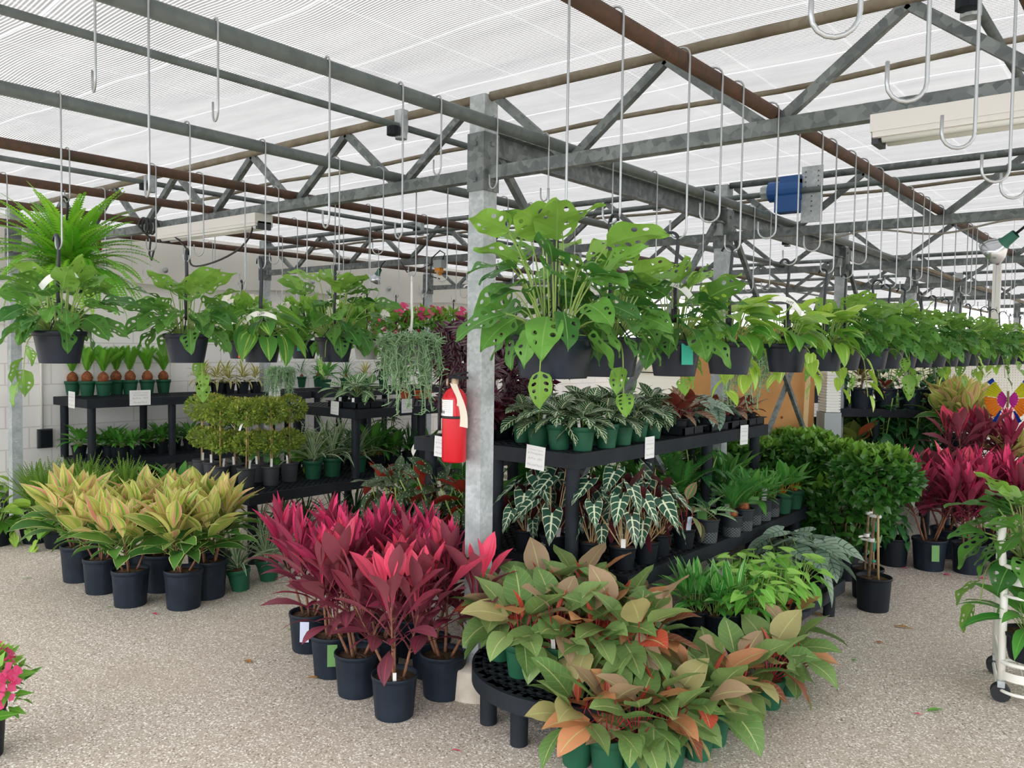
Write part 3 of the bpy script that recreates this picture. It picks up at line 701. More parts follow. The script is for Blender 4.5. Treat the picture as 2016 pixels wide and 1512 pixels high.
@kind
def k_coffee(R):
    lv, st = MB(), MB()
    for b, t, a in canes(R, 4, .03, .22, .34, .3):
        st.tube([b, t], .004, 5)
        rosette(R, lv, st, 11, .125, .055, OVATE, base=b, h=(.04, t[2]), el=(-45, 10), pel=(10, 50), pet=(.03, .02), bend=(.8, .5), fold=.12, wave=.05, wk=3, nl=7, m=4, roll=.4, ls=(1, .7))
    return [('leaves', lv, 'coffee_leaf'), ('stems', st, 'green_stem')]
@kind
def k_anthurium(R):
    lv, st = MB(), MB(); rosette(R, lv, st, 9, .13, .05, OVATE, h=(0, .01), el=(-50, 30), pel=(40, 82), pet=(.08, .14), bend=(.8, .4), fold=.2, nl=6, m=4, petr=.0035, r0=.012); return [('leaves', lv, 'anthurium_leaf'), ('leaf_stalks', st, 'red_stem')]
@kind
def k_fire_flash(R):
    lv, st = MB(), MB(); rosette(R, lv, st, 12, .16, .055, LANCE, h=(0, .03), el=(15, 75), pel=(50, 80), pet=(.06, .05), bend=(.9, .4), fold=.25, nl=6, petr=.0035, r0=.01); return [('leaves', lv, 'lily_leaf'), ('leaf_stalks', st, 'valve_orange')]
@kind
def k_grassy(R):
    lv, bu = MB(), MB(); rosette(R, lv, None, 40, .26, .008, STRAP, h=(.03, .06), el=(30, 85), bend=(2., 1.), fold=.2, nl=8, r0=.006); bu.lathe([(.03, 0), (.034, .015), (.014, .05), (.006, .08)], 12)
    return [('leaves', lv, 'grass_leaf'), ('bulb', bu, 'bulb')]
@kind
def k_dark_grass(R):
    lv = MB(); rosette(R, lv, None, 46, .24, .012, STRAP, h=(0, .03), el=(15, 85), bend=(1.3, .5), fold=.2, nl=7, r0=.01); return [('leaves', lv, 'dracaena_leaf')]
@kind
def k_croton(R):
    lv, st = MB(), MB(); rosette(R, lv, st, 30, .11, .036, OVATE, h=(.03, .2), el=(-10, 65), pet=(.02, .02), bend=(.7, .4), fold=.2, r0=.02); st.tube([(0, 0, 0), (0, 0, .2)], .006, 5); return [('leaves', lv, 'croton_leaf'), ('stem', st, 'bark')]
@kind
def k_big_philodendron(R):
    lv, st = MB(), MB(); rosette(R, lv, st, 9, .24, .15, OVATE, h=(0, .01), el=(5, 65), pel=(40, 80), pet=(.06, .1), bend=(.5, .25), fold=.22, nl=7, m=4, petr=.005, r0=.015, roll=.5); return [('leaves', lv, 'big_philo_leaf'), ('leaf_stalks', st, 'red_stem')]
@kind
def k_succulent(R):
    lv, fl = MB(), MB(); rosette(R, lv, None, 12, .035, .014, OVATE, h=(0, .02), el=(0, 70), bend=(.2, .1), fold=.5, nl=4); ball(R, fl, (0, 0, .05), .024, 60, .014, .01); return [('leaves', lv, 'lily_leaf'), ('flowers', fl, 'white_petal')]
@kind
def k_umbrella(R):
    lv, st = MB(), MB()
    for i in range(9):
        a = i * 2.4; e = math.radians(R.uniform(35, 80)); p = dirv(a, e) * R.uniform(.12, .24); st.tube(arc((0, 0, 0), p), .0025, 4, cap=False)
        for k in range(7): lv.blade(p, k * .9, R.uniform(-.4, .1), .085, .03, OVATE, n=4, bend=.5, rnd=R.random())
    return [('leaves', lv, 'gardenia_leaf'), ('leaf_stalks', st, 'green_stem')]
@kind
def k_peace_flower(R):
    r = k_lily(R); fl = MB(); fl.blade((.01, 0, .3), 2.4, 1.1, .12, .05, OVATE, bend=-.2, fold=.6); r[1][1].tube([(0, 0, 0), (.01, 0, .3)], .003, 5); return r + [('flower', fl, 'white_petal')]

VAR = {}
NVAR = dict(topiary=5, cordyline=4, cordyline_pink=3, multi=4, philodendron=6, zebra=5, alocasia=5, begonia=3, monstera=6, pothos=4, boston_fern=1, heartleaf=1, monstera_tall=2, tradescantia=2)
def variant(k, i):
    nv = NVAR.get(k, 2); i %= nv
    if (k, i) not in VAR:
        random.seed(hash((len(k), i)) % 999); np.random.seed(i + len(k))
        R = random.Random(sum(map(ord, k)) * 31 + i)
        VAR[(k, i)] = [(nm, mb.mesh(k + '_' + nm, MAT[mt])) for nm, mb, mt in KIND[k](R)]
    return VAR[(k, i)]
def tagmesh(w, h, mat, bendy=.25):
    key = ('tag', w, h, mat)
    if key not in VAR:
        m = MB(); n = 6
        V = []
        for i in range(n + 1):
            t = i / n; y = -bendy * h * t * t
            for x in (-w / 2, w / 2): V += [(x, y, t * h), (x, y + .0012, t * h)]
        F = []
        for i in range(n):
            a = i * 4; b = a + 4
            F += [[a, a + 2, b + 2, b], [a + 1, b + 1, b + 3, a + 3], [a, b, b + 1, a + 1], [a + 2, a + 3, b + 3, b + 2]]
        F += [[0, 1, 3, 2], [n * 4, n * 4 + 2, n * 4 + 3, n * 4 + 1]]
        m.add(V, F); VAR[key] = m.mesh('tag_' + mat, MAT[mat], False)
    return VAR[key]
PR = random.Random(77)
CNT = {}
def plant(name, k, pot, P, s=1.0, rz=None, potname='pot', tag=None, tilt=None, ls=1.0):
    i = CNT.get(k, 0); CNT[k] = i + 1
    o = empty(name, tuple(P), PR.uniform(0, 6.28) if rz is None else rz, s=s)
    if tilt: o.rotation_euler = (tilt[0], tilt[1], 0)
    z = 0
    if pot:
        pm, sm, z, rt = POTS[pot]
        ob(potname, pm, o); ob('soil', sm, o)
    for nm, me in variant(k, i):
        c = ob(nm, me, o, (0, 0, z))
        if ls != 1: c.scale = (ls, ls, ls)
    if tag and pot:
        w, h, mt, where = tag
        # keep the tag facing the aisle the photograph was taken from
        a = math.atan2(-P[1], -P[0]) - o.rotation_euler[2] + PR.uniform(-.5, .5)
        r = rt * .8 if where == 'soil' else rt + .006
        t = ob('plant_tag', tagmesh(w, h, mt, .2 if where == 'soil' else 0), o, (r * math.cos(a), r * math.sin(a), z - .01 if where == 'soil' else z - h), rot=(0 if where == 'soil' else -.06, 0, a + PI / 2))
    return o
# ------------------------------------------------------------------ the setting
def struct(name, mb, mat, smooth=False):
    return setp(ob(name, mb.mesh(name, MAT[mat], smooth)), kind='structure')
m = MB(); m.box((0, 9, -.05), (18, 26, .1)); struct('floor', m, 'floor')
m = MB(); m.box((0, 60, -.12), (160, 160, .1)); struct('ground_outside', m, 'ground')
ZR = 2.75
m = MB(); nx, ny = 90, 140
X = np.linspace(-8.7, 4.3, nx); Yv = np.linspace(-1.2, 22, ny); gx, gy = np.meshgrid(X, Yv)
bay = (gy - 2.885) / 2.52; fr = bay - np.floor(bay)
rs = np.random.RandomState(3)
gz = ZR + .02 - .035 * np.sin(PI * fr) ** 2 * (.6 + .4 * np.sin(gx * 1.3)) + .006 * np.sin(gx * 7 + gy * 2) * np.sin(PI * fr)
F = np.array([[i * nx + j, i * nx + j + 1, (i + 1) * nx + j + 1, (i + 1) * nx + j] for i in range(ny - 1) for j in range(nx - 1)])
m.add(np.stack([gx, gy, gz], 2).reshape(-1, 3), F); struct('ceiling', m, 'cloth', True)
m = MB(); m.box((-8.5, 5.5, 1.05), (.12, 16, 2.1)); struct('wall_left', m, 'wall')
m = MB()
for i, z in enumerate((1.92, 2.22, 2.52)):       # lapped boards above the blocks
    m.box((-8.42, 5.5, z + .0), (.07, 16, .31), tilt=Matrix.Rotation(.07, 4, 'Y'))
struct('trim_1', m, 'siding')
# white weather flap along the top of the wall
m = MB(); ny = 160; V = []; F = []
for i in range(ny):
    y = -2 + 15.5 * i / (ny - 1); a = .03 * math.sin(y * 5.1) + .02 * math.sin(y * 11.7)
    V += [(-8.33 + a * .5, y, 2.74), (-8.27 + a, y, 2.5), (-8.29 + a * .6, y, 2.22 + .03 * math.sin(y * 2.3))]
for i in range(ny - 1):
    for j in (0, 1): F.append([i * 3 + j, i * 3 + 3 + j, i * 3 + 4 + j, i * 3 + 1 + j])
m.add(V, np.array(F)); fl = struct('trim_2', m, 'flap', True)
for k in range(9):
    y = 3.2 + k * .62; q = MB(); q.lathe([(0, 0), (.03, .004), (.03, .01), (.012, .016), (.012, .022), (0, .024)], 16)
    o = ob('fixing_washer', q.mesh('washer', MAT['galvanised']), None, (-8.24, y, 2.36 + .012 * (k % 2)), rot=(0, PI / 2, 0))
    series('washer', o, (-8.24, y, 2.36), '{o} round washer pinning the white weather flap to the left wall', 'washer', 'washers on the white flap')

# posts
POSTX = -2.53; TY = [2.885 + 2.52 * k for k in range(8)]
def post(x, y, w, foot, lab, brk=True):
    o = empty('steel_post', (x, y, 0), label=lab, cat='post')
    m = MB(); m.box((0, 0, ZR / 2), (w, w, ZR - .02)); ob('post_tube', m.mesh('post_tube', MAT['galvanised'], False), o)
    if foot:
        m = MB(); m.lathe([(.15, 0), (.15, .13), (.145, .14), (0, .145)], 24); ob('concrete_footing', m.mesh('footing', MAT['concrete']), o)
    if brk:
        m = MB()
        for dx, dy in ((0, -w / 2 - .004), (w / 2 + .004, 0)):
            m.box((dx, dy, 2.44), (w + .01 if dx == 0 else .008, .008 if dx == 0 else w + .01, .26))
            for zz in (2.36, 2.52): m.box((dx * 1.06, dy * 1.06, zz), (.02, .02, .018))
        ob('bracket_plate', m.mesh('plate', MAT['galvanised_dark'], False), o)
    return o
post(POSTX, TY[0], .09, True, 'nearest galvanised square post carrying the red fire extinguisher')
nm = ['second', 'third', 'fourth', 'fifth', 'sixth', 'seventh']
for k in range(1, 7): post(POSTX, TY[k], .09, False, nm[k - 1] + ' galvanised post of the row running away behind the hanging baskets')
for k in range(0, 4): post(-7.9, TY[k], .085, False, ('nearest', 'second', 'third', 'farthest visible')[k] + ' galvanised wall post against the white block wall')

# trusses
NODE_L = [-3.09 - .86 * k for k in range(6)]; TOP_L = [-2.62] + [-3.5 - .86 * k for k in range(5)] + [-7.86]
NODE_R = [-2.055 + .87 * k for k in range(7)]; TOP_R = [-2.45] + [-1.61 + .87 * k for k in range(7)]
for k, y in enumerate(TY):
    w = ('nearest', 'second', 'third', 'fourth', 'fifth', 'sixth', 'seventh', 'farthest')[k]
    for side, nodes, tops, xa, xb in (('left', NODE_L, TOP_L, POSTX - .045, -7.9), ('right', NODE_R, TOP_R, POSTX + .045, 4.2)):
        if side == 'left' and k > 4: continue
        o = empty('roof_truss', (xa, y, 2.39), label=f'{w} galvanised roof truss on the {side} of the post row', cat='truss', group=f'roof trusses {side} of the posts')
        m = MB(); m.box(((xb - xa) / 2, 0, 0), (abs(xb - xa), .05, .055)); ob('bottom_chord', m.mesh('bottom_chord', MAT['galvanised_dark'], False), o)
        m = MB(); m.tube([(0, 0, .345), ((xb - xa) / 2, 0, .345), (xb - xa, 0, .345)], .022, 8); ob('top_chord', m.mesh('top_chord', MAT['pipe_tan' if k == 0 else 'galvanised_dark']), o)
        for i, x in enumerate(nodes):
            for t in (tops[i], tops[i + 1]):
                m = MB(); dx = (t - x) * .06; m.beam((x - xa + dx, .012, .02), (t - xa, .012, .33), .03, .036); ob('web_member', m.mesh('web', MAT['galvanised_dark'], False), o)
# gutter beams and braces between the posts
for k in range(5):
    a, b = TY[k] + .045, TY[k + 1] - .045
    o = empty('gutter_beam', (POSTX, (a + b) / 2, 2.53), label=('nearest', 'second', 'third', 'fourth', 'farthest')[k] + ' deep steel beam joining two posts under the shade cloth', cat='beam')
    m = MB(); L = b - a
    m.box((0, 0, 0), (.006, L, .11)); m.box((.02, 0, .055), (.045, L, .006)); m.box((.02, 0, -.055), (.045, L, .006)); ob('beam_channel', m.mesh('channel', MAT['galvanised_dark'], False), o)
    m = MB(); m.box((.0, -L / 2 + .03, -.09), (.05, .05, .1)); m.box((0, L / 2 - .03, -.09), (.05, .05, .1)); ob('end_clip', m.mesh('clip', MAT['galvanised'], False), o)
for k in range(4):
    for a, b, t in ((TY[k] + .06, TY[k + 1] - .08, 'falling away'), (TY[k + 1] - .06, TY[k] + .08, 'rising away')):
        m = MB(); m.beam((POSTX + (.02 if t[0] == 'f' else -.02), a, 2.5), (POSTX + (.02 if t[0] == 'f' else -.02), b, .12), .03, .035)
        setp(ob('cross_brace', m.mesh('brace', MAT['galvanised_dark'], False)), f'{("first", "second", "third", "fourth")[k]} diagonal steel brace {t} between the post row', 'brace')

# pipes resting on the trusses
PIPES = [(-.32, 'pipe_rust', 'rusty hanging pipe at far right over the cart'), (-1.168, 'pipe_rust', 'rusty brown pipe carrying the long right-hand row of baskets'), (-2.055, 'pipe_grey', 'thick grey pipe passing just right of the nearest post'),
         (-3.087, 'pipe_grey', 'grey pipe carrying the front left row of baskets'), (-3.935, 'pipe_rust', 'brown pipe carrying the large fern basket'), (-4.783, 'pipe_rust', 'brown pipe third left of the nearest post'),
         (-5.64, 'pipe_rust', 'brown pipe above the left topiary bench'), (-6.5, 'pipe_rust', 'brown pipe nearest the white wall')]
PZ = 2.44
for x, mt, lab in PIPES:
    for a, b, far in ((-1.2, 8.2, 0), (8.1, 19.5, 1)):
        if far and x < -4.2: continue
        m = MB(); m.tube([(x, a, PZ), (x, (a + b) / 2, PZ), (x, b, PZ)], .024 if not far else .022, 10)
        setp(ob('hanging_pipe', m.mesh('hanging_pipe', MAT[mt if not far else 'pipe_tan'])), lab + (', far length' if far else ''), 'pipe', 'hanging pipes on the trusses')
# drive tubes for the shade cloth, high under the cloth
for i, x in enumerate((-.55, -3.03, -5.45)):
    o = empty('shade_drive_tube', (x, 8, 2.675), label=('right-hand', 'middle', 'left-hand')[i] + ' slim grey drive tube just under the shade cloth', cat='tube')
    m = MB(); m.tube([(0, -9, 0), (0, 0, 0), (0, 8, 0)], .017, 8); ob('tube', m.mesh('drive_tube', MAT['pipe_grey']), o)
    for y in TY[:4]:
        m = MB(); m.box((.0, y - 8 - .04, .025), (.05, .045, .11)); m.lathe([(.03, -.06), (.03, -.03)], 10, c=(0, y - 8 - .04, 0)); ob('support_bracket', m.mesh('bracket', MAT['galvanised'], False), o)
        m = MB(); m.lathe([(0, -.05), (.034, -.05), (.034, -.01), (0, -.01)], 10, c=(0, y - 8 - .09, .0)); ob('bearing', m.mesh('bearing', MAT['black_plastic'], False), o)
m = MB(); m.tube([(-7.8, 5.15, 2.6), (0, 5.15, 2.6), (6, 5.15, 2.6)], .018, 8)
setp(ob('drive_shaft', m.mesh('drive_shaft', MAT['pipe_grey'])), 'grey drive shaft running through the blue motor', 'shaft')
for i, y in enumerate((1.05, 3.45, 5.95)):
    m = MB(); xs = np.linspace(-7.8, 8, 60); m.tube(np.stack([xs, y + .02 * np.sin(xs * 3), 2.715 - .015 * np.sin(xs * 2.1 + i) ** 2], 1), .012, 6)
    setp(ob('edge_rope', m.mesh('edge_rope', MAT['pipe_tan'])), ('nearest', 'middle', 'farthest')[i] + ' tan hem cord drooping along the shade cloth', 'cord')

# blue gear motor with plate on the second truss
mp = aty(1572, 375, 5.3)
o = empty('gear_motor', (mp[0] + .1, 5.15, 2.61), label='blue gear motor bolted to a tall perforated plate', cat='motor', s=.86)
m = MB(); m.tube([(-.26, 0, 0), (-.22, 0, 0), (-.19, 0, 0), (-.03, 0, 0)], .075, 16); m.box((-.12, 0, -.1), (.17, .12, .12)); m.box((-.1, -.0, .07), (.14, .11, .05)); ob('motor_body', m.mesh('motor', MAT['motor_blue'], False), o)
m = MB(); m.lathe([(0, 0), (.05, 0), (.05, .05), (0, .05)], 14, rib=.08, nrib=7); ob('sprocket', m.mesh('sprocket', MAT['galvanised'], False), o, (-.27, 0, 0), rot=(0, -PI / 2, 0))
m = MB(); m.box((.04, .02, -.04), (.15, .012, .4)); ob('mounting_plate', m.mesh('plate', MAT['galvanised'], False), o)
bm_ = MB(); bm_.box((0, 0, 0), (.008, .008, .008)); bme = bm_.mesh('bolt', MAT['dark_ink'], False)
for i in range(9):
    for dx in (-.045, .045):
        if dx < 0 and i > 4: continue
        ob('bolt', bme, o, (.04 + dx - (.045 if i > 4 else 0), .012, .12 - i * .035))

# fluorescent fittings under the nearest truss
def fixture(x0, x1, lab, mat='fixture_white'):
    L = x1 - x0; o = empty('strip_light', ((x0 + x1) / 2, 2.87, 2.355), label=lab, cat='light fitting')
    m = MB(); m.box((0, -.005, -.02), (L, .12, .055)); m.box((0, -.05, -.055), (L * .99, .02, .02)); m.box((0, .05, -.055), (L * .99, .02, .02)); ob('housing', m.mesh('housing', MAT[mat], False), o)
    for dy in (-.03, .03):
        m = MB(); m.tube([(-L / 2 + .03, dy, -.065), (0, dy, -.065), (L / 2 - .03, dy, -.065)], .014, 10); ob('fluorescent_tube', m.mesh('tube', MAT['tube_glass']), o)
    for s in (-1, 1):
        m = MB(); m.box((s * (L / 2 - .01), 0, -.06), (.02, .09, .045)); ob('end_cap', m.mesh('cap', MAT['grey_pot_plastic'], False), o)
    return o
fixture(-5.33, -4.2, 'grey strip light under the nearest truss at left')
fixture(-.82, .42, 'white strip light under the nearest truss at upper right')
m = MB(); a = np.linspace(0, 1, 24)
m.tube(np.stack([-4.25 - 1.0 * a + .1 * np.sin(a * 9), 2.83 + 0 * a, 2.33 - .24 * np.sin(PI * a)], 1), .006, 6)
setp(ob('power_cable', m.mesh('cable', MAT['cable'])), 'black power cable looping below the left strip light', 'cable')
m = MB(); m.tube([(-5.4 + .05 * math.cos(t), 2.84 - .004 * t, 2.38 + .05 * math.sin(t)) for t in np.linspace(0, 22, 60)] + [(-5.42, 2.82, 2.3), (-5.44, 2.82, 2.2), (-5.41, 2.82, 2.16), (-5.38, 2.82, 2.22)], .007, 6)
setp(ob('cable_coil', m.mesh('coil', MAT['cable'])), 'coil of black cable at the left end of the strip light', 'cable')
m = MB(); xs = np.linspace(-1.9, .4, 40); m.tube(np.stack([xs, 5.33 + 0 * xs, 2.38 - .05 * np.sin(xs * 4.1) ** 2 - .03], 1), .006, 5)
setp(ob('grey_cable', m.mesh('gcable', MAT['grey_cable'])), 'thin grey cable sagging along the second truss', 'cable')
# clip lamps and junction box on the second truss
def lamp(P, lab, aim, s=1.):
    o = empty('clip_lamp', P, label=lab, cat='lamp', rot=aim, s=s)
    m = MB(); m.lathe([(.02, 0), (.024, -.05), (.03, -.06)], 14); ob('socket', m.mesh('socket', MAT['lamp_green']), o)
    m = MB(); m.lathe([(.028, -.06), (.05, -.09), (.062, -.13), (.058, -.132), (0, -.125)], 18); ob('bulb', m.mesh('lampbulb', MAT['silver_lamp']), o)
    m = MB(); m.tube([(0, 0, 0), (.0, 0, .06), (.02, 0, .1)], .006, 6); ob('clip_arm', m.mesh('arm', MAT['cable']), o)
P = aty(748, 530, 5.3); lamp(tuple(P), 'green-necked silver spot lamp hanging below the second truss at left', (0, .6, 0))
P = aty(2000, 460, 5.3); lamp(tuple(P), 'silver spot lamp at the right edge below the second truss', (.2, .9, 0), 1.3)
P = aty(866, 520, 5.35); o = empty('junction_box', tuple(P), label='grey junction box with orange valve below the second truss', cat='junction box')
m = MB(); m.box((0, 0, 0), (.1, .07, .07)); ob('box_body', m.mesh('jb', MAT['box_grey'], False), o)
m = MB(); m.box((0, -.01, -.055), (.06, .05, .04)); m.lathe([(.012, -.1), (.02, -.075)], 8); ob('valve', m.mesh('valve', MAT['valve_orange'], False), o)
m = MB()
m.tube([(-.05, 0, .02), (-.2, 0, -.02), (-.42, 0, -.05), (-.5, 0, .05)], .006, 5); m.tube([(.03, 0, .03), (.06, 0, .09), (0, 0, .12), (-.1, 0, .06), (-.12, 0, -.1), (0, 0, -.13)], .006, 5); ob('cable_loop', m.mesh('jbc', MAT['cable']), o)

# outlet, broom, conduit on the left wall
P = atx(87, 863, -8.42); o = empty('wall_outlet', (-8.42, P[1], P[2]), label='black covered power outlet on the white block wall', cat='outlet')
m = MB(); m.box((.03, 0, 0), (.05, .1, .16)); ob('cover', m.mesh('cover', MAT['black_plastic'], False), o); m = MB(); m.box((.015, -.0, 0), (.03, .13, .18)); ob('back_box', m.mesh('bb', MAT['grey_pot_plastic'], False), o)
m = MB(); m.tube([(-8.42, P[1] - .02, P[2] + .08), (-8.42, P[1] - .02, 1.6), (-8.42, P[1] - .02, 2.3)], .014, 8); setp(ob('conduit', m.mesh('conduit', MAT['white_paint'])), 'white painted conduit rising from the wall outlet', 'conduit')
P = atx(12, 980, -8.2); Q = atx(20, 775, -8.38)
o = empty('broom', (-8.1, P[1], 0), label='dark handled broom leaning on the wall beside the left post', cat='broom')
m = MB(); m.tube([(0, 0, .12), (-.28, Q[1] - P[1], Q[2])], .016, 8); ob('handle', m.mesh('handle', MAT['broom_wood']), o)
m = MB(); m.box((.02, 0, .06), (.06, .28, .12)); ob('broom_head', m.mesh('head', MAT['black_plastic'], False), o)

# outside, far behind
m = MB(); m.box((0, 27, 1.9), (11, .5, 3.8)); o = ob('stone_building', m.mesh('far_building', MAT['far_brick'], False), None, (5.2, 0, 0)); setp(o, 'pale stone building beyond the far end at right', 'building')
rs = random.Random(9)
for i in range(9):
    x = -16 + i * 3.2; o = empty('bare_tree', (x, 40 + rs.uniform(-3, 3), 0)); series('tree', o, (x, 40, 3), '{o} bare grey tree standing outside beyond the far end', 'tree', 'bare trees outside')
    m = MB()
    def br(p, d, L, r, n):
        q = p + d * L; m.tube([p, (p + q) / 2 + np.array([rs.uniform(-.05, .05) * L] * 3), q], r, 4, r * .6, cap=False)
        if n:
            for k in range(3): br(q if k else (p + q) / 2, _n(d + np.array([rs.uniform(-.8, .8), rs.uniform(-.8, .8), rs.uniform(-.1, .5)])), L * .68, r * .55, n - 1)
    br(np.zeros(3), np.array([0, 0, 1.]), 1.6, .09, 4); ob('branches', m.mesh('branches', MAT['twig']), o)
m = MB(); n = 80; xs = np.linspace(-60, 60, n); V = []; F = []; rs2 = np.random.RandomState(4); hh = 2.2 + rs2.rand(n) * .9
for i in range(n): V += [(xs[i], 55, 0), (xs[i], 55, hh[i]), (xs[i], 58, 0)]
for i in range(n - 1): F += [[i * 3, i * 3 + 3, i * 3 + 4, i * 3 + 1], [i * 3 + 1, i * 3 + 4, i * 3 + 5, i * 3 + 2]]
m.add(V, np.array(F)); setp(ob('tree_line', m.mesh('tree_line', MAT['hedge'])), 'low grey brown line of woodland on the horizon', 'woodland', kind='stuff')
m = MB(); m.box((0, 0, 1.3), (.07, .07, 2.6)); setp(ob('white_post', m.mesh('wpost', MAT['white_paint'], False), None, tuple(atx(1957, 700, -1.55) * [1, 1, 0])), 'white painted post behind the far right baskets', 'post')

# ------------------------------------------------------------------ benches
def lattice(w, l, step=.055, t=.02, h=.03, z=0, clip=None):
    m = MB()
    nx = max(2, int(round(w / step))); ny = max(2, int(round(l / step)))
    for i in range(1, nx):
        x = -w / 2 + w * i / nx; y0, y1 = (-l / 2, l / 2) if clip is None else clip(x)
        m.box((x, (y0 + y1) / 2, z - h / 2), (t, y1 - y0, h))
    for j in range(1, ny):
        y = -l / 2 + l * j / ny; x0, x1 = (-w / 2, w / 2)
        if clip is not None:
            ok = [x for x in np.linspace(-w / 2, w / 2, 61) if clip(x)[0] <= y <= clip(x)[1]]
            if not ok: continue
            x0, x1 = min(ok), max(ok)
        m.box(((x0 + x1) / 2, y, z - h / 2), (x1 - x0, t, h))
    return m
def bench(x0, x1, y0, y1, z, zb, lab, rot=0, legs=None, skip=()):
    cx, cy = (x0 + x1) / 2, (y0 + y1) / 2; w, l = x1 - x0, y1 - y0
    o = empty('display_bench', (cx, cy, zb), rot, label=lab, cat='bench')
    H = z - zb; e = .075
    m = lattice(w - .06, l - .06, z=H)
    for sx in (-1, 1): m.box((sx * (w / 2 - .02), 0, H - e / 2), (.04, l, e))
    for sy in (-1, 1): m.box((0, sy * (l / 2 - .02), H - e / 2), (w - .08, .04, e))
    m.box((0, 0, H - .035), (.05, l - .08, .06)); m.box((0, 0, H - .035), (w - .08, .05, .06))
    ob('slatted_top', m.mesh('bench_top', MAT['bench_plastic'], False), o)
    lm = MB(); lm.lathe([(.034, 0), (.036, H - .06)], 16); lm.disc(.034, 0, 16); lmesh = lm.mesh('bench_leg', MAT['bench_plastic'])
    n = legs or (2, 4)
    for i in range(n[0]):
        for j in range(n[1]):
            if (i, j) in skip: continue
            px = -w / 2 + .07 + (w - .14) * i / (n[0] - 1); py = -l / 2 + .07 + (l - .14) * j / (n[1] - 1)
            ob('leg', lmesh, o, (px, py, 0))
    return o
ZL, ZU, ZD = .52, 1.09, .22
bench(-3.95, -2.035, 3.4, 5.83, ZL, 0, 'wide lower bench right of the nearest post under alocasias')
bench(-3.43, -2.3, 3.34, 5.72, ZU, ZL, 'upper bench stacked in the centre under zebra plants', legs=(3, 4))
bench(-6.12, -5.2, 3.43, 5.88, ZL, 0, 'lower bench at left holding the ball topiaries')
bench(-6.12, -5.2, 4.4, 6.8, ZU, ZL, 'upper bench at left with the white-veined plants', legs=(2, 4))
bench(-6.12, -5.2, 5.9, 8.3, ZL, 0, 'low bench behind the topiary bench')
bench(-8.3, -7.6, 3.45, 5.85, ZL, 0, 'lower bench against the white wall with green lilies')
bench(-8.3, -7.6, 3.36, 5.8, ZU, ZL, 'upper bench against the white wall under sago palms')
bench(-8.3, -7.6, 5.87, 8.3, ZU, 0, 'tall bench farther along the white wall')
bench(-1.99, -1.58, 3.4, 5.2, ZD, 0, 'low narrow bench at right holding bright syngoniums', legs=(2, 3))
bench(-3.2, -2.14, 6.0, 7.1, .3, 0, 'low bench behind the centre bench under gardenia bushes', legs=(2, 2))
# round-ended low bench in front
cx, cy, rr = -2.05, 3.0, .46
o = empty('round_end_bench', (cx, cy, 0), label='low round-ended bench in front holding orange-leaved philodendrons', cat='bench')
def clipD(x): return (-math.sqrt(max(rr * rr - x * x, 0)) + .02, .36)
m = lattice(rr * 2 - .04, rr * 2, .05, .022, .03, ZD, clipD)
a = np.linspace(-PI, 0, 41); outer = [(rr, .37)] + [(rr * math.cos(t), rr * math.sin(t)) for t in a[::-1]] + [(-rr, .37)]
V = []; F = []
ri = rr - .045
inner = [(ri, .34)] + [(ri * math.cos(t), ri * math.sin(t)) for t in a[::-1]] + [(-ri, .34)]
for (p, q) in zip(outer, inner): V += [(p[0], p[1], ZD), (p[0], p[1], ZD - .07), (q[0], q[1], ZD - .07), (q[0], q[1], ZD)]
for i in range(len(outer) - 1):
    for j in range(4): F.append([i * 4 + j, i * 4 + (j + 1) % 4, i * 4 + 4 + (j + 1) % 4, i * 4 + 4 + j])
m.add(V, np.array(F)); m.box((0, .35, ZD - .035), (2 * rr, .04, .07)); ob('slatted_top', m.mesh('round_top', MAT['bench_plastic'], False), o)
lm = MB(); lm.lathe([(.036, 0), (.038, ZD - .05)], 16); lm.disc(.036, 0, 16); lme = lm.mesh('round_leg', MAT['bench_plastic'])
for t in (-2.75, -2.15, -1.57, -.9, -.35): ob('leg', lme, o, ((rr - .06) * math.cos(t), (rr - .06) * math.sin(t), 0))
for x in (-.35, .35): ob('leg', lme, o, (x, .28, 0))
# bench at the right rear, turned to face the aisle
Pb = at(1570, 803, ZU)
RB = math.radians(38)
def rb(u, v): return np.array([Pb[0] + u * math.cos(RB) - v * math.sin(RB), Pb[1] + u * math.sin(RB) + v * math.cos(RB)])
c = rb(.75, .3)
bench(c[0] - .75, c[0] + .75, c[1] - .3, c[1] + .3, ZU, ZL, 'upper bench at right rear holding black pots', RB, legs=(3, 2))
bench(c[0] - .75, c[0] + .75, c[1] - .3, c[1] + .3, ZL, 0, 'lower bench at right rear under the coffee plants', RB, legs=(3, 2))
# ------------------------------------------------------------------ plants on benches and floor
def base(px, py, z, r):           # pot centre from the lowest front point of the pot
    p = at(px, py, z); v = _n([p[0], p[1], 0]); p = p + v * r; p[2] = z; return p
WT = (.016, .07, 'white_tag', 'soil'); ST = (.045, .1, 'lavender_tag', 'side'); SG = (.045, .1, 'green_tag', 'side'); TT = (.03, .05, 'teal_tag', 'side')
def row(key, name, k, pot, pts, z, tpl, cat, group, s=1., tags=(), ls=1., tilt=None, js=.06):
    rt = POTS[pot][3] * s if pot else .08
    for i, q in enumerate(pts):
        kk = k[i % len(k)] if isinstance(k, (list, tuple)) else k
        P = base(q[0], q[1], z, rt * .8) if q[1] > 100 else np.array([q[0], q[1], z])
        tg = tags[i % len(tags)] if tags else None
        o = plant(name, kk, pot, P, s * PR.uniform(1 - js, 1 + js), tag=tg, ls=ls, tilt=tilt)
        series(key, o, P + [0, 0, .2], tpl, cat, group)

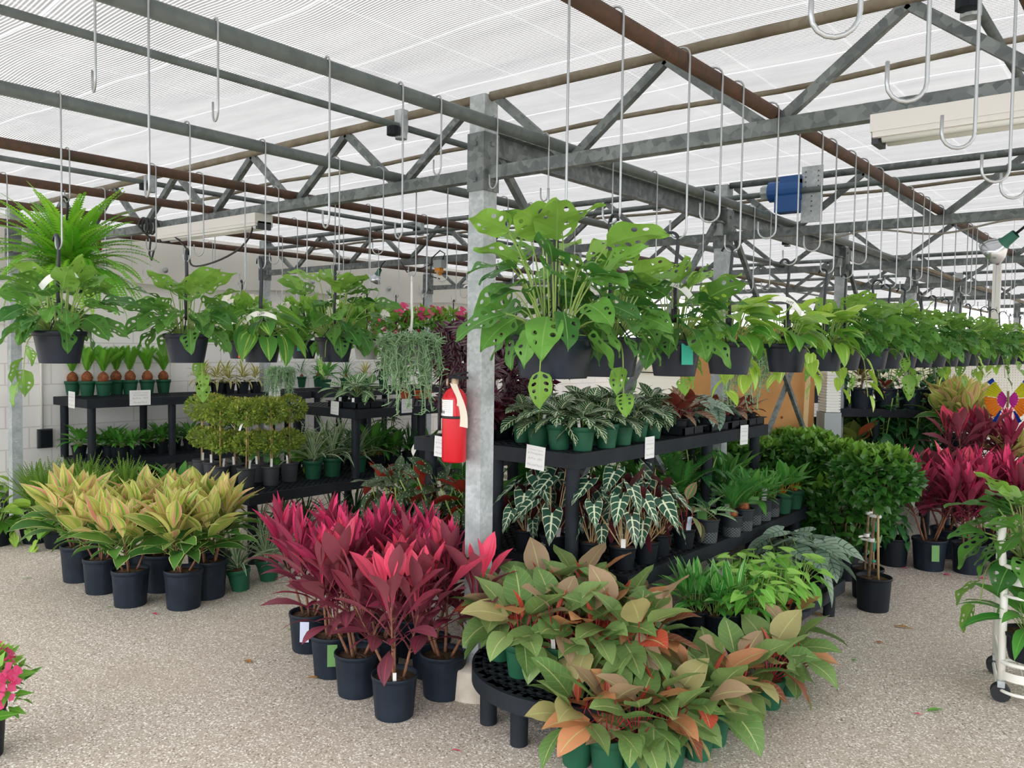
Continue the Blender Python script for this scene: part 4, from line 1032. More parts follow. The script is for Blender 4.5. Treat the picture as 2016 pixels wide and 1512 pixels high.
row('cord', 'cordyline', ['cordyline_pink', 'cordyline_pink', 'cordyline', 'cordyline', 'cordyline'], 'nursery', [(610, 1288), (655, 1338), (703, 1378), (776, 1424), (872, 1382)], 0,
    '{o} red cordyline in ribbed black pot, front cluster left of the post', 'cordyline', 'red cordylines left of the post', tags=(ST, SG, None, WT, None))
row('cord', 'cordyline', ['cordyline_pink', 'cordyline_pink', 'cordyline_pink', 'cordyline_pink'], 'nursery', [(-3.28, 2.86), (-3.02, 2.72), (-3.1, 3.02), (-2.83, 2.88)], 0,
    '{o} red cordyline in ribbed black pot, front cluster left of the post', 'cordyline', 'red cordylines left of the post', s=.98)
row('multi', 'variegated_cordyline', 'multi', 'nursery_blue', [(157, 1148), (200, 1172), (257, 1198), (362, 1203), (410, 1182), (318, 1168)], 0,
    '{o} cream, pink and green cordyline in the floor group at left', 'cordyline', 'variegated cordylines at left')
row('multi', 'variegated_cordyline', 'multi', 'nursery_blue', [(-5.35, 2.72), (-5.05, 3.0)], 0, '{o} cream, pink and green cordyline in the floor group at left', 'cordyline', 'variegated cordylines at left')
row('fpine', 'bromeliad', 'pineapple', 'green', [(474, 1166), (530, 1146), (575, 1118), (520, 1095), (440, 1130)], 0, '{o} spiky bromeliad in green pot on floor below the topiaries', 'bromeliad', 'bromeliads on the floor', s=1.15, tilt=(.1, -.06))
PH = '{o} orange-leaved philodendron in green pot '
row('ph1', 'philodendron', 'philodendron', 'green', [(985, 1305), (1026, 1338), (1096, 1342), (1160, 1352), (1258, 1368)], ZD, PH + 'along the round bench edge', 'philodendron', 'philodendrons on the round bench', tags=(None, None, WT), s=1.08, ls=1.02)
row('ph2', 'philodendron', 'philodendron', 'green', [(-2.3, 3.08), (-2.12, 3.14), (-1.93, 3.2), (-1.75, 3.1), (-2.2, 3.26), (-2.0, 2.98), (-1.82, 2.95), (-2.32, 2.9)], ZD, PH + 'at the back of round bench', 'philodendron', 'philodendrons at the back of the round bench', s=1.08, ls=1.1)
row('ph3', 'philodendron', 'philodendron', 'green', [(1135, 1516), (1195, 1532), (1255, 1534), (1318, 1518)], 0, PH + 'on floor at the bottom edge', 'philodendron', 'philodendrons on the floor in front', s=1.08, ls=.95)
row('ph4', 'philodendron', 'philodendron', 'green', [(-1.58, 2.86), (-1.45, 2.98), (-1.46, 3.13), (1452, 1442), (1545, 1330), (-1.42, 3.62), (-1.4, 3.83)], 0, PH + 'on floor right of round bench', 'philodendron', 'philodendrons on the floor at right', s=1.1, ls=1.05)
AP = '{o} white-striped zebra plant in green pot '
row('z1', 'zebra_plant', 'zebra', 'green', [(1030, 872), (1060, 881), (1101, 886), (1147, 889), (1193, 883), (1224, 877), (1255, 870), (1284, 864)], ZU, AP + 'along front upper bench edge', 'zebra plant', 'zebra plants along the edge', tags=(WT,))
row('z2', 'zebra_plant', 'zebra', 'green', [(-2.78, 3.72), (-2.62, 3.62), (-2.48, 3.74), (-2.62, 3.84), (-2.5, 3.95), (-2.72, 4.0), (-2.56, 4.15), (-2.44, 4.3)], ZU, AP + 'in back rows of upper bench', 'zebra plant', 'zebra plants behind the edge', s=1.1)
AL = '{o} white-veined alocasia in black pot on the lower centre bench'
row('al', 'alocasia', 'alocasia', 'black', [(1035, 1086), (1088, 1101), (1165, 1113), (1226, 1124), (1272, 1111), (1298, 1096), (-2.3, 3.75), (-2.28, 4.0), (-2.5, 3.75), (-2.75, 3.7), (-2.4, 3.95)], ZL, AL, 'alocasia', 'alocasias on the lower bench', tags=((.022, .065, 'white_tag', 'soil'), (.022, .065, 'white_tag', 'soil'), None), ls=1.06)
row('be', 'spotted_begonia', 'begonia', 'black', [(781, 1046), (830, 1056), (862, 1063), (906, 1078), (748, 1036)], ZL, '{o} white-spotted begonia in black pot left of the nearest post', 'begonia', 'spotted begonias', tags=(WT,), ls=1.15)
row('plily', 'peace_lily', 'peace_flower', 'black', [(-3.72, 3.62), (-3.3, 3.62)], ZL, '{o} white-flowered peace lily behind the spotted begonias', 'peace lily', 'peace lilies behind the begonias')
row('an', 'anthurium', 'anthurium', 'black', [(1346, 1082)], ZL, 'pink-tinged anthurium in black pot right of the alocasias', 'anthurium', None, tags=((.03, .1, 'lavender_tag', 'soil'),), ls=1.15)
row('mp', 'sago_palm', ['white_vein', 'sago_dark', 'sago_dark', 'lily', 'green_aglaonema', 'green_aglaonema'], 'mesh', [(1391, 1070), (1440, 1058), (1462, 1046), (1480, 1034), (1500, 1026), (1518, 1018)], ZL, '{o} leafy plant in black mesh pot along the lower bench edge', 'potted plant', 'plants in mesh pots', tags=((.06, .07, 'green_tag', 'soil'), (.03, .1, 'pale_pot_plastic', 'soil'), None), ls=.85)
row('ff', 'orange_stemmed_plant', 'fire_flash', 'green', [(1540, 1012), (1562, 1003)], ZL, '{o} orange-stemmed leafy plant in green pot at the lower bench end', 'potted plant', 'orange-stemmed plants')
row('bk', 'foliage_plant', ['lily', 'sago_dark', 'coffee', 'green_aglaonema', 'lily'], 'black', [(-2.45, 4.35), (-2.42, 4.65), (-2.45, 4.95), (-2.4, 5.25), (-2.45, 5.5), (-3.1, 3.62), (-3.55, 3.85), (-2.85, 4.1), (-2.9, 4.5), (-2.85, 4.9), (-2.9, 5.3), (-3.4, 4.3), (-3.5, 4.9), (-3.45, 5.5)], ZL, '{o} dark green foliage plant at the back of the lower centre bench', 'potted plant', 'foliage plants at the back of the lower bench', ls=1.3)
# trays on the upper centre bench
def tray(P, w, l, rz, lab, holes=(2, 3)):
    o = empty('plant_tray', tuple(P), rz, label=lab, cat='tray'); m = MB()
    for sx in (-1, 1): m.box((sx * (w / 2 - .006), 0, .03), (.012, l, .05))
    for sy in (-1, 1): m.box((0, sy * (l / 2 - .006), .03), (w, .012, .05))
    m.box((0, 0, .006), (w, l, .006)); m.box((0, l / 2 + .006, .052), (w + .03, .02, .006)); m.box((0, -l / 2 - .006, .052), (w + .03, .02, .006)); m.box((w / 2 + .006, 0, .052), (.02, l, .006)); m.box((-w / 2 - .006, 0, .052), (.02, l, .006))
    for i in range(1, holes[0]): m.box((-w / 2 + w * i / holes[0], 0, .03), (.012, l, .04))
    for i in range(1, holes[1]): m.box((0, -l / 2 + l * i / holes[1], .03), (w, .012, .04))
    ob('tray_shell', m.mesh('tray', MAT['black_plastic'], False), o); return o
def trayset(key, P, w, l, nx, ny, name, k, tpl, cat, group, lab, s=1., pot='black_small', rz=0, tags=(), ls=1.):
    tray(P, w, l, rz, lab, (nx, ny))
    for i in range(nx):
        for j in range(ny):
            x, y = -w / 2 + w * (i + .5) / nx, -l / 2 + l * (j + .5) / ny
            p = np.array([P[0] + x * math.cos(rz) - y * math.sin(rz), P[1] + x * math.sin(rz) + y * math.cos(rz), P[2] + .01])
            o = plant(name, k, pot, p, s, tag=tags[(i * ny + j) % len(tags)] if tags else None, ls=ls); series(key, o, p + [0, 0, .1], tpl, cat, group)
trayset('pe', (-3.1, 3.58, ZU), .26, .38, 2, 3, 'purple_peperomia', 'peperomia', '{o} crinkly purple peperomia in the tray behind the fire extinguisher', 'peperomia', 'purple peperomias', 'black tray of purple peperomias behind the fire extinguisher', 1.15, tags=((.028, .07, 'teal_tag', 'side'), None, None), ls=1.2)
for i, (y, kk, ss) in enumerate(((4.62, 'red_aglaonema', 1.25), (4.98, 'silver', 1.05), (5.28, 'red_aglaonema', .95), (5.56, 'red_aglaonema', .95))):
    trayset('ag', (-2.47, y, ZU), .3, .26, 2, 2, 'tray_plant', kk, '{o} patterned foliage plant in black trays along upper bench end', 'potted plant', 'tray plants on the upper bench', ('nearest', 'second', 'third', 'farthest')[i] + ' black tray along the right end of the upper centre bench', ss, tags=(None, (.04, .06, 'lavender_tag', 'soil'), None, None))
row('ub', 'foliage_plant', ['red_aglaonema', 'green_aglaonema', 'silver'], 'black', [(-2.9, 4.3), (-2.85, 4.7), (-2.9, 5.1), (-2.85, 5.45)], ZU, '{o} foliage plant on the far side of the upper centre bench', 'potted plant', 'foliage plants on the far side of the upper bench')
# left topiary bench
row('to', 'ball_topiary', 'topiary', 'grey', [(397, 942), (418, 948), (434, 956), (463, 951), (485, 961), (510, 950), (533, 957), (570, 949)], ZL, '{o} double-ball topiary in grey pot on the left bench', 'topiary', 'double-ball topiaries', tags=((.016, .09, 'white_tag', 'soil'),), js=.04)
row('pi', 'bromeliad', 'pineapple', 'green', [(616, 944), (654, 939), (705, 931), (590, 915), (640, 905), (670, 900)], ZL, '{o} spiky bromeliad in green pot right of the topiaries', 'bromeliad', 'bromeliads on the left bench', s=1.18, js=.04)
row('lb', 'foliage_plant', ['grassy', 'lily', 'dark_grass', 'lily', 'grassy'], 'black', [(745, 921), (775, 916), (805, 915), (-5.55, 5.6), (-5.75, 5.2), (-5.8, 4.7), (-5.5, 6.3), (-5.4, 6.8)], ZL, '{o} grassy green plant in black pot beyond the bromeliads', 'potted plant', 'grassy plants on the left bench')
row('lb2', 'leafy_plant', ['lily', 'pothos', 'white_vein', 'lily', 'coffee'], 'black', [(-5.92, 4.15), (-5.88, 4.5), (-5.9, 4.95), (-5.62, 4.95), (-5.9, 5.4), (-5.45, 6.05), (-5.5, 6.5), (-5.8, 6.15), (-5.45, 7.0), (-5.8, 7.0), (-5.4, 7.5)], ZL, '{o} leafy plant in the shade of the left upper bench', 'potted plant', 'leafy plants under the left upper bench', ls=1.3)
row('ws', 'strappy_plant', 'dark_grass', 'black', [(-7.9, 6.1), (-7.9, 6.6), (-7.9, 7.1), (-7.9, 7.7), (-8.0, 4.2), (-7.95, 5.2)], 0, '{o} dark strappy plant on the floor beneath the wall bench', 'potted plant', 'strappy plants under the wall bench', s=1.5)
row('fb', 'leafy_plant', ['lily', 'grassy', 'golden_dracaena', 'coffee'], 'green', [(-7.85, 6.2), (-7.85, 6.5), (-7.85, 6.8), (-7.85, 7.1), (-7.85, 7.45), (-7.85, 7.8)], ZU, '{o} small leafy plant on the farthest wall bench', 'potted plant', 'leafy plants on the farthest wall bench')
trayset('wv', (-5.42, 4.6, ZU), .36, .3, 2, 2, 'white_veined_plant', 'white_vein', '{o} white-veined leafy plant in the tray on the left upper bench', 'potted plant', 'white-veined plants', 'black tray of white-veined plants on the left upper bench', 1.15, tags=((.02, .05, 'white_tag', 'side'), None))
row('cl', 'succulent', 'succulent', 'clay', [(797, 785), (823, 785), (842, 785)], ZU, '{o} small white-flowered succulent in terracotta pot', 'succulent', 'succulents in terracotta pots', s=1.25)
row('gd', 'golden_dracaena', 'golden_dracaena', 'black', [(-7.78, 4.6), (-7.78, 4.75), (-7.8, 4.9), (-7.78, 5.05), (-7.8, 5.22), (-7.98, 4.7), (-7.98, 4.98)], ZU, '{o} yellow-striped dracaena in black pot on the wall bench', 'dracaena', 'yellow-striped dracaenas')
row('gr', 'ponytail_palm', 'grassy', 'green', [(528, 762), (570, 763), (592, 763), (625, 762)], ZU, '{o} grassy bulb plant in green pot on far wall bench', 'potted plant', 'grassy bulb plants', s=1.1)
row('sg', 'sago_palm', 'sago', 'green', [(143, 779), (172, 780), (204, 780), (229, 777), (256, 777), (290, 776), (322, 774), (212, 770), (306, 770)], ZU, '{o} young sago palm with shaggy bulb on the wall bench', 'sago palm', 'young sago palms', s=1.12, js=.04)
row('ll', 'peace_lily', 'lily', 'black', [(156, 903), (187, 902), (215, 901), (240, 903), (262, 901), (290, 893), (318, 887), (345, 884), (-7.88, 3.75), (-7.88, 4.2), (-7.88, 4.5)], ZL, '{o} leafy green lily on the lower wall bench', 'lily', 'lilies on the lower wall bench', ls=.82)
row('um', 'umbrella_plant', 'umbrella', 'black', [(-7.75, 4.75), (-7.72, 4.95)], ZL, '{o} dark umbrella plant beside the topiaries on the wall bench', 'umbrella plant', 'umbrella plants')
# floor at left
row('kf', 'upright_fern', 'kimberly_fern', 'floor_black', [(-7.75, 3.0), (-7.4, 2.95), (-7.1, 3.15), (-7.7, 3.28), (-7.4, 3.25), (-7.0, 3.4)], 0, '{o} upright green fern in the mass by the white wall', 'fern', 'upright ferns by the wall', s=1.0)
row('fp', 'trailing_pothos', 'pothos', 'squat', [(28, 1015), (-8, 1078), (70, 1072), (115, 1082)], 0, '{o} bushy pothos on the floor at far left', 'pothos', 'pothos pots on the floor at left', s=1.25)
row('fl', 'leafy_fern', 'lily', 'black', [(310, 1035), (350, 1030), (375, 1035)], .0, '{o} bright leafy plant on the floor under the wall bench', 'potted plant', 'bright plants under the wall bench', s=1.6)
row('dk', 'shade_plant', ['dark_grass', 'pineapple'], 'black', [(600, 1075), (655, 1060), (700, 1050), (560, 1060)], 0, '{o} dark strappy plant on the floor beneath the left bench', 'potted plant', 'strappy plants under the left bench', s=1.2)
# low right bench
row('sy', 'syngonium', 'syngonium', 'squat', [(1480, 1262), (1530, 1232), (1568, 1205), (-1.8, 4.45), (-1.82, 4.15)], ZD, '{o} bright green syngonium on the low right bench', 'syngonium', 'syngoniums on the low bench')
row('ga', 'striped_aglaonema', 'green_aglaonema', 'black', [(1372, 1250), (1408, 1256), (1440, 1258), (-1.9, 3.75)], ZD, '{o} white-flecked aglaonema at the near end of low bench', 'aglaonema', 'aglaonemas on the low bench', ls=1.1)
trayset('si', (-1.78, 4.98, ZD), .34, .34, 2, 2, 'silver_alocasia', 'silver', '{o} silver-leaved alocasia in tray at the low bench end', 'alocasia', 'silver alocasias', 'black tray of silver alocasias at the end of the low bench', 1.25, ls=1.2)
# right: gardenias, shrubs and cordylines
row('gt', 'gardenia_tree', 'gardenia_tree', 'floor_black', [(1718, 1206), (1706, 1182), (1640, 1128), (1590, 1110)], 0, '{o} standard gardenia tree with round leafy head at right', 'gardenia tree', 'standard gardenia trees', ls=1.06)
row('gb', 'gardenia_bush', 'gardenia_bush', 'floor_black', [(-2.95, 6.25), (-2.55, 6.2), (-2.3, 6.3), (-2.75, 6.6), (-2.4, 6.75), (-3.05, 6.65), (-2.6, 6.95)], .3, '{o} bushy green gardenia behind the centre benches', 'gardenia', 'gardenia bushes', ls=1.1)
row('gb', 'gardenia_bush', 'gardenia_bush', 'floor_black', [(-3.5, 6.3), (-3.6, 6.8), (-2.0, 6.2), (-1.85, 6.05)], 0, '{o} bushy green gardenia behind the centre benches', 'gardenia', 'gardenia bushes', ls=1.5)
row('cf', 'coffee_plant', 'coffee', 'floor_black', [(1674, 1102), (1722, 1100), (1758, 1116)], 0, '{o} glossy coffee plant on the floor behind the gardenia trees', 'coffee plant', 'coffee plants on the floor', ls=1.1)
row('rc', 'cordyline', ['cordyline_pink', 'cordyline_pink', 'cordyline'], 'nursery', [(1828, 1125), (1905, 1132), (1862, 1100), (1945, 1105), (-1.0, 7.1), (-.8, 7.0), (-1.3, 7.25)], 0, '{o} red cordyline in the tall group at far right', 'cordyline', 'red cordylines at far right', s=1.12, tags=(SG, None, None))
row('rc2', 'cordyline', ['cordyline', 'cordyline_pink'], 'nursery', [(-1.42, 7.75), (-1.2, 7.86)], .45, '{o} red cordyline raised behind the far right group', 'cordyline', 'raised red cordylines', s=.95)
row('rm', 'variegated_cordyline', 'multi', 'nursery_blue', [(-1.5, 8.3), (-1.62, 8.45)], .62, '{o} yellow-green cordyline high behind the red ones at right', 'cordyline', 'yellow-green cordylines at right', s=1.05)
row('rm2', 'variegated_cordyline', 'multi', 'nursery_blue', [(-1.08, 7.95), (-.85, 8.1)], .45, '{o} yellow-green cordyline low before the pegboard', 'cordyline', 'yellow-green cordylines before the pegboard', s=.78)
bench(-1.75, -.35, 7.55, 8.85, .45, 0, 'low bench at far right under the raised cordylines', legs=(2, 2))
m = MB(); m.box((0, 0, .085), (.5, .45, .17)); o = setp(ob('riser_crate', m.mesh('riser', MAT['black_plastic'], False), None, (-1.4, 8.4, .45), .1), 'black riser under the yellow-green cordylines at far right', 'riser')
for i in range(6):
    p = rb(.16 + i * .235, .12 + .02 * (i % 2)); P = np.array([p[0], p[1], ZU])
    o = plant('croton' if i not in (3,) else 'red_leaf_plant', ['croton', 'croton', 'croton', 'red_aglaonema', 'coffee', 'coffee'][i], 'nursery', P, .95, tag=[(.025, .1, 'white_tag', 'soil'), (.03, .07, 'teal_tag', 'side'), (.02, .09, 'white_tag', 'soil'), None, None, None][i], ls=.9)
    series('cr', o, P, '{o} dark shrub in black pot on the right rear bench', 'shrub', 'shrubs on the right rear bench')
for i, (u, v) in enumerate(((.1, .15), (.42, .2), (.62, .15))):
    p = rb(u, v); P = np.array([p[0], p[1], ZL]); o = plant('large_philodendron', 'big_philodendron', 'nursery', P, .95); series('bp', o, P, '{o} broad yellow-green philodendron under the right rear shelf', 'philodendron', 'broad philodendrons at right rear')
for i, (u, v) in enumerate(((.8, .1), (1.1, .1))):
    p = rb(u, v); P = np.array([p[0], p[1], ZL]); o = plant('coffee_plant', 'coffee', 'nursery', P, 1.05, ls=1.5); series('cf2', o, P, '{o} glossy coffee plant on the right rear lower bench', 'coffee plant', 'coffee plants on the rear bench')

for i in range(7):
    p = rb(.1 + i * .22, .42); P = np.array([p[0], p[1], ZU]); o = plant('shrub', ['coffee', 'croton'][i % 2], 'nursery', P, .9, ls=1.1); series('crb', o, P, '{o} dark shrub in the back row on the right rear bench', 'shrub', 'shrubs in the back row of the right rear bench')
for i in range(5):
    p = rb(.15 + i * .3, .42); P = np.array([p[0], p[1], ZL]); o = plant('shade_shrub', 'gardenia_bush', 'nursery', P, .9, ls=.95); series('crl', o, P, '{o} leafy shrub deep in the right rear lower shelf', 'shrub', 'shrubs deep in the right rear shelf')
for i in range(6):
    p = rb(-.3 + i * .42, 1.1); P = np.array([p[0], p[1], 0]); o = plant('floor_shrub', 'gardenia_bush', 'floor_black', P, 1.3, ls=1.75); series('crf', o, P, '{o} tall leafy shrub on the floor behind the rear bench', 'shrub', 'tall shrubs behind the rear bench')
# ------------------------------------------------------------------ hanging hooks and baskets
def hookmesh(top, bot, jw=.035, r=.0032, ang=0.):
    c, s = math.cos(ang), math.sin(ang)
    P = [(-.028 * math.cos(t), 0, top + .026 * math.sin(t)) for t in np.linspace(-.5, PI, 9)]
    for k in range(1, 4): P.append((.028, 0, top + (bot + jw - top) * k / 4))
    for t in np.linspace(0, PI, 9): P.append((.028 - jw + jw * math.cos(t), 0, bot + jw - jw * math.sin(t)))
    P.append((.028 - 2 * jw, 0, bot + jw + .03))
    a = np.array(P); a = np.stack([a[:, 0] * c, a[:, 0] * s, a[:, 2]], 1)
    m = MB(); m.tube(a, r, 5); return m.mesh('wire_hook', MAT['wire'])
PIPN = {-.32: 'rusty far right pipe', -1.168: 'brown right-hand pipe', -2.055: 'thick grey pipe right of the post', -3.087: 'front left grey pipe', -3.935: 'brown pipe behind it at left', -4.783: 'third pipe left of the post', -5.64: 'pipe over the topiary bench', -6.5: 'pipe nearest the wall'}
def hook(x, y, bot=1.945, jw=.026, ang=0.):
    o = ob('wire_hook', hookmesh(PZ + .006, bot, jw, ang=ang), None, (x, y, 0))
    key = 'hook%.2f' % x; SERIES.setdefault(key, ('{o} wire hook on the ' + PIPN[x], 'hook', 'wire hooks on the ' + PIPN[x], []))[3].append((-y if False else proj((x, y, 2.0)), o))
BASK = {}
def hanger(o, z, col='black_hook', rt=.078, hz=1.93, big=1.):
    key = (col, round(rt, 3), round(hz - z, 2), big)
    if key not in BASK:
        H = hz - z; m = MB(); n = 12; R_ = .021 * big
        m.tube([(0, 0, H * .42), (0, .004, H * .55), (.004, 0, H * .7)] + [(R_ - R_ * math.cos(t) * 1.0 - .004, 0, H - R_ + R_ * math.sin(t)) for t in np.linspace(-.15, 2.9, 9)], .0055 * big, 6, .004)
        m.box((0, 0, H * .42), (.022, .012, .04)); h = m.mesh('hanger_hook', MAT[col])
        s = MB()
        for k in range(3 if col == 'black_hook' else 4):
            a = .4 + k * 2 * PI / (3 if col == 'black_hook' else 4); s.tube([(.006 * math.cos(a), .006 * math.sin(a), H * .41), (.5 * rt * math.cos(a), .5 * rt * math.sin(a), .1 + (H * .41 - .1) * .5), (rt * math.cos(a), rt * math.sin(a), .095)], .0022, 4)
        BASK[key] = (h, s.mesh('hanger_strands', MAT[col]))
    h, s = BASK[key]; ob('hanger_hook', h, o, rz=2.2); ob('hanger_strand', s, o)
def basket(key, x, y, k, tpl, name='hanging_basket', pot='hanging', rim=1.632, s=1., hz=1.945, col='black_hook', tag=None, cat='hanging basket', group=None, hk=True, big=1., strap=None, ls=1., rz=None):
    h = POTS[pot][2] / (.9) if pot else .1
    z = rim - h
    o = plant(name, k, pot, (x, y, z), s, tag=tag, ls=ls, rz=rz)
    hanger(o, z, col, POTS[pot][3] if pot else .06, hz, big)
    if strap:
        m = MB(); n = 8
        V = [];
        for i in range(n + 1):
            t = i / n; V += [(-.055 + .11 * t, -.012 - .02 * math.sin(PI * t), .0 + .02 * math.sin(PI * t) - .02 * t), (-.055 + .11 * t, -.012 - .02 * math.sin(PI * t), .02 + .02 * math.sin(PI * t) - .02 * t)]
        F = [[i * 2, i * 2 + 2, i * 2 + 3, i * 2 + 1] for i in range(n)]; m.add(V, F)
        a = math.atan2(-y, -x) + PI / 2 - o.rotation_euler[2]
        t = ob('price_strap', m.mesh('price_strap', MAT['white_tag'], True), o, (strap[0] * math.sin(-a + PI) * 0 + math.cos(a - PI / 2) * strap[1], math.sin(a - PI / 2) * strap[1], strap[2]), rot=(0, strap[0], a))
        tx = text('1699', .014, 'dark_ink'); ob('price_writing', tx, t, (0, -.0345, .012), rot=(PI / 2, 0, 0))
    series(key, o, (x, y, rim), tpl, cat, group)
    if hk: hook(x, y, hz - .02)
    return o
_TX = {}
def text(s, size, mat='ink', shear=.2):
    k = (s, size, mat)
    if k not in _TX:
        cu = bpy.data.curves.new('writing', 'FONT'); cu.body = s; cu.size = size; cu.align_x = 'CENTER'; cu.shear = shear; cu.resolution_u = 2
        t = bpy.data.objects.new('writing', cu); COL.objects.link(t); dg = bpy.context.evaluated_depsgraph_get(); dg.update()
        me = bpy.data.meshes.new_from_object(t.evaluated_get(dg)); bpy.data.objects.remove(t); me.materials.clear(); me.materials.append(MAT[mat]); _TX[k] = me
    return _TX[k]
RR = '{o} basket of holed-leaf monstera in the long right-hand row'
PP = '{o} basket of yellow-green pothos in the long right-hand row'
yy = [(1.594, 'm'), (1.83, 'm'), (2.19, 'm'), (2.56, 'p'), (3.06, 'p'), (3.47, 'p'), (3.72, 'm'), (4.13, 'm'), (4.4, 'm'), (4.68, 'm'), (5.04, 'm'), (5.36, 'm'), (5.7, 'm'), (6.05, 'p'), (6.35, 'm'), (6.75, 'm'), (7.1, 'm'), (7.5, 'm'), (7.95, 'p'), (8.5, 'm'), (9.1, 'm')]
for i, (y, c) in enumerate(yy):
    if c == 'm': basket('mrow', -1.168, y, 'monstera_tall' if i < 1 else 'monstera', RR, 'monstera_basket', group='monstera baskets in the right-hand row', rz=0. if i < 1 else None, s=1.0, pot='hanging_square' if i in (0, 1) else 'hanging', big=1.5 if i == 0 else 1.1, tag=(.035, .06, 'teal_tag', 'side') if i in (2, 6) else None, strap=(.3, .05, .24) if i in (1, 2, 13) else None)
    else: basket('prow', -1.168, y, 'pothos', PP, 'pothos_basket', group='pothos baskets in the right-hand row', strap=(.35, .06, .24) if i in (4,) else None, tag=None)
for i, (y, k, c) in enumerate(((1.272, 'monstera', 'holed-leaf monstera basket nearest at front left under the fern'), (1.752, 'monstera', 'holed-leaf monstera basket second along the front left row'), (2.095, 'heartleaf', 'heart-leaved basket with white price strap at left'), (2.49, 'monstera_tall', 'upright monstera basket nearest the post in the left row'))):
    basket('L%d' % i, -3.087, y, k, c, 'heartleaf_basket' if i == 2 else 'monstera_basket', 'hanging', s=1.08, strap=(-.25, .1, .17) if i in (2,) else ((-.6, .07, .26) if i == 0 else None), big=1.5 if i == 2 else 1.2)
o = basket('fern', -3.935, 1.66, 'boston_fern', 'huge bright green fern basket at the upper left', 'fern_basket', 'hanging', rim=1.93, hz=2.25, s=1.0, ls=1.08, hk=False); hook(-3.935, 1.66, 2.23)
m = MB(); m.box((0, -.1, .0), (.03, .002, .07)); ob('care_tag', m.mesh('care_tag', MAT['red_tag'], False), o, (0.05, -.06, .25), rot=(.1, .3, .5))
basket('mvw', -3.935, 2.55, 'mandevilla_white', '{o} white-flowered mandevilla in dark hanging pot at left', 'mandevilla_basket', 'hanging', tag=(.03, .09, 'orange_tag', 'side'), group='white mandevillas')
basket('mvw', -3.935, 2.95, 'mandevilla_white', '{o} white-flowered mandevilla in dark hanging pot at left', 'mandevilla_basket', 'hanging', tag=(.03, .05, 'teal_tag', 'side'), hz=1.9, group='white mandevillas')
basket('mvw', -3.935, 3.15, 'mandevilla_white', '{o} white-flowered mandevilla in dark hanging pot at left', 'mandevilla_basket', 'hanging', hz=1.9, group='white mandevillas')
basket('grey', -3.935, 3.42, 'mandevilla_white', 'white-flowered mandevilla in pale grey hanging pot', 'mandevilla_basket', 'hanging_pale')
MV = '{o} pink-flowered mandevilla basket high before the white wall'
for y in (4.15, 4.45, 4.75, 5.1, 5.5): basket('mvp', -4.783, y, 'mandevilla', MV, 'mandevilla_basket', 'hanging', hz=2.0, rim=1.66, group='pink mandevilla baskets', ls=1.1)
for y in (6.5, 6.9): basket('dg', -5.64, y, 'dark_grass', '{o} dark grassy basket hanging behind the pink mandevillas', 'grass_basket', 'hanging', rim=1.85, hz=2.1, group='grassy baskets', ls=1.3)
basket('rh', -3.087, 2.98, 'rhipsalis', 'grey-green trailing mistletoe cactus in white-wire basket', 'trailing_cactus_basket', 'hanging_pale', col='white_hook', rim=1.62, hz=1.98, big=1.3, s=.95)
basket('tz', -3.087, 3.42, 'tradescantia', '{o} purple silver-striped wandering-dude basket beside the post', 'tradescantia_basket', 'hanging', col='white_hook', rim=1.66, hz=1.98, group='purple striped baskets', s=.92)
basket('tz', -3.087, 3.95, 'tradescantia', '{o} purple silver-striped wandering-dude basket beside the post', 'tradescantia_basket', 'hanging', col='white_hook', rim=1.62, hz=1.98, group='purple striped baskets', s=.85)
basket('bv', -3.087, 4.38, 'button_vine', 'mossy brown-green button vine ball right of the post', 'button_vine_basket', 'hanging', col='white_hook', rim=1.68, hz=1.98, s=1.15)
basket('bv2', -1.9, 5.0, 'button_vine', 'mossy brown ball basket behind the pothos row', 'button_vine_basket', 'hanging', rim=1.72, hz=1.98, s=.8, hk=False); hook(-2.055, 5.0, 1.98)
basket('rh2', -2.055, 4.75, 'rhipsalis', 'thin trailing cactus hanging behind the pothos row', 'trailing_cactus_basket', 'hanging_pale', col='white_hook', rim=1.6, hz=1.98, s=.9)
basket('rh3', -5.64, 4.0, 'rhipsalis', 'trailing grey-green basket hanging over the wall bench', 'trailing_cactus_basket', 'hanging_pale', col='white_hook', rim=1.42, hz=1.9, s=.7)
for y, b in ((.95, 1.95), (1.25, 1.95), (1.58, 1.95), (1.93, 1.95), (2.15, 1.95), (2.5, 1.96), (2.85, 1.95), (3.3, 1.95), (3.8, 1.95), (4.4, 1.95)): hook(-.32, y, b, .026, .5)
for y, b in ((.93, 2.2), (1.06, 1.97), (1.25, 2.2), (1.62, 1.96), (1.92, 1.96), (2.1, 2.2), (2.4, 2.2), (2.72, 2.2), (3.2, 1.96), (3.6, 1.96), (4.1, 1.96)): hook(-2.055, y, b, .026, -.3)
for x, ys in ((-3.087, (2.75, 3.2, 3.7)), (-3.935, (1.2, 2.05, 2.3, 2.75, 3.9, 4.3, 4.8)), (-4.783, (1.7, 2.2, 2.7, 3.1, 3.5, 3.9)), (-5.64, (2.4, 2.9, 3.4, 4.5, 5.0)), (-6.5, (3.2, 3.9, 4.6, 5.4))):
    for y in ys: hook(x, y, PR.choice((1.95, 2.05, 1.9)), .028, .4)
for y in (2.4, 2.85, 3.3, 3.9, 4.9, 6.2): hook(-1.168, y, 2.0, .03, .3)

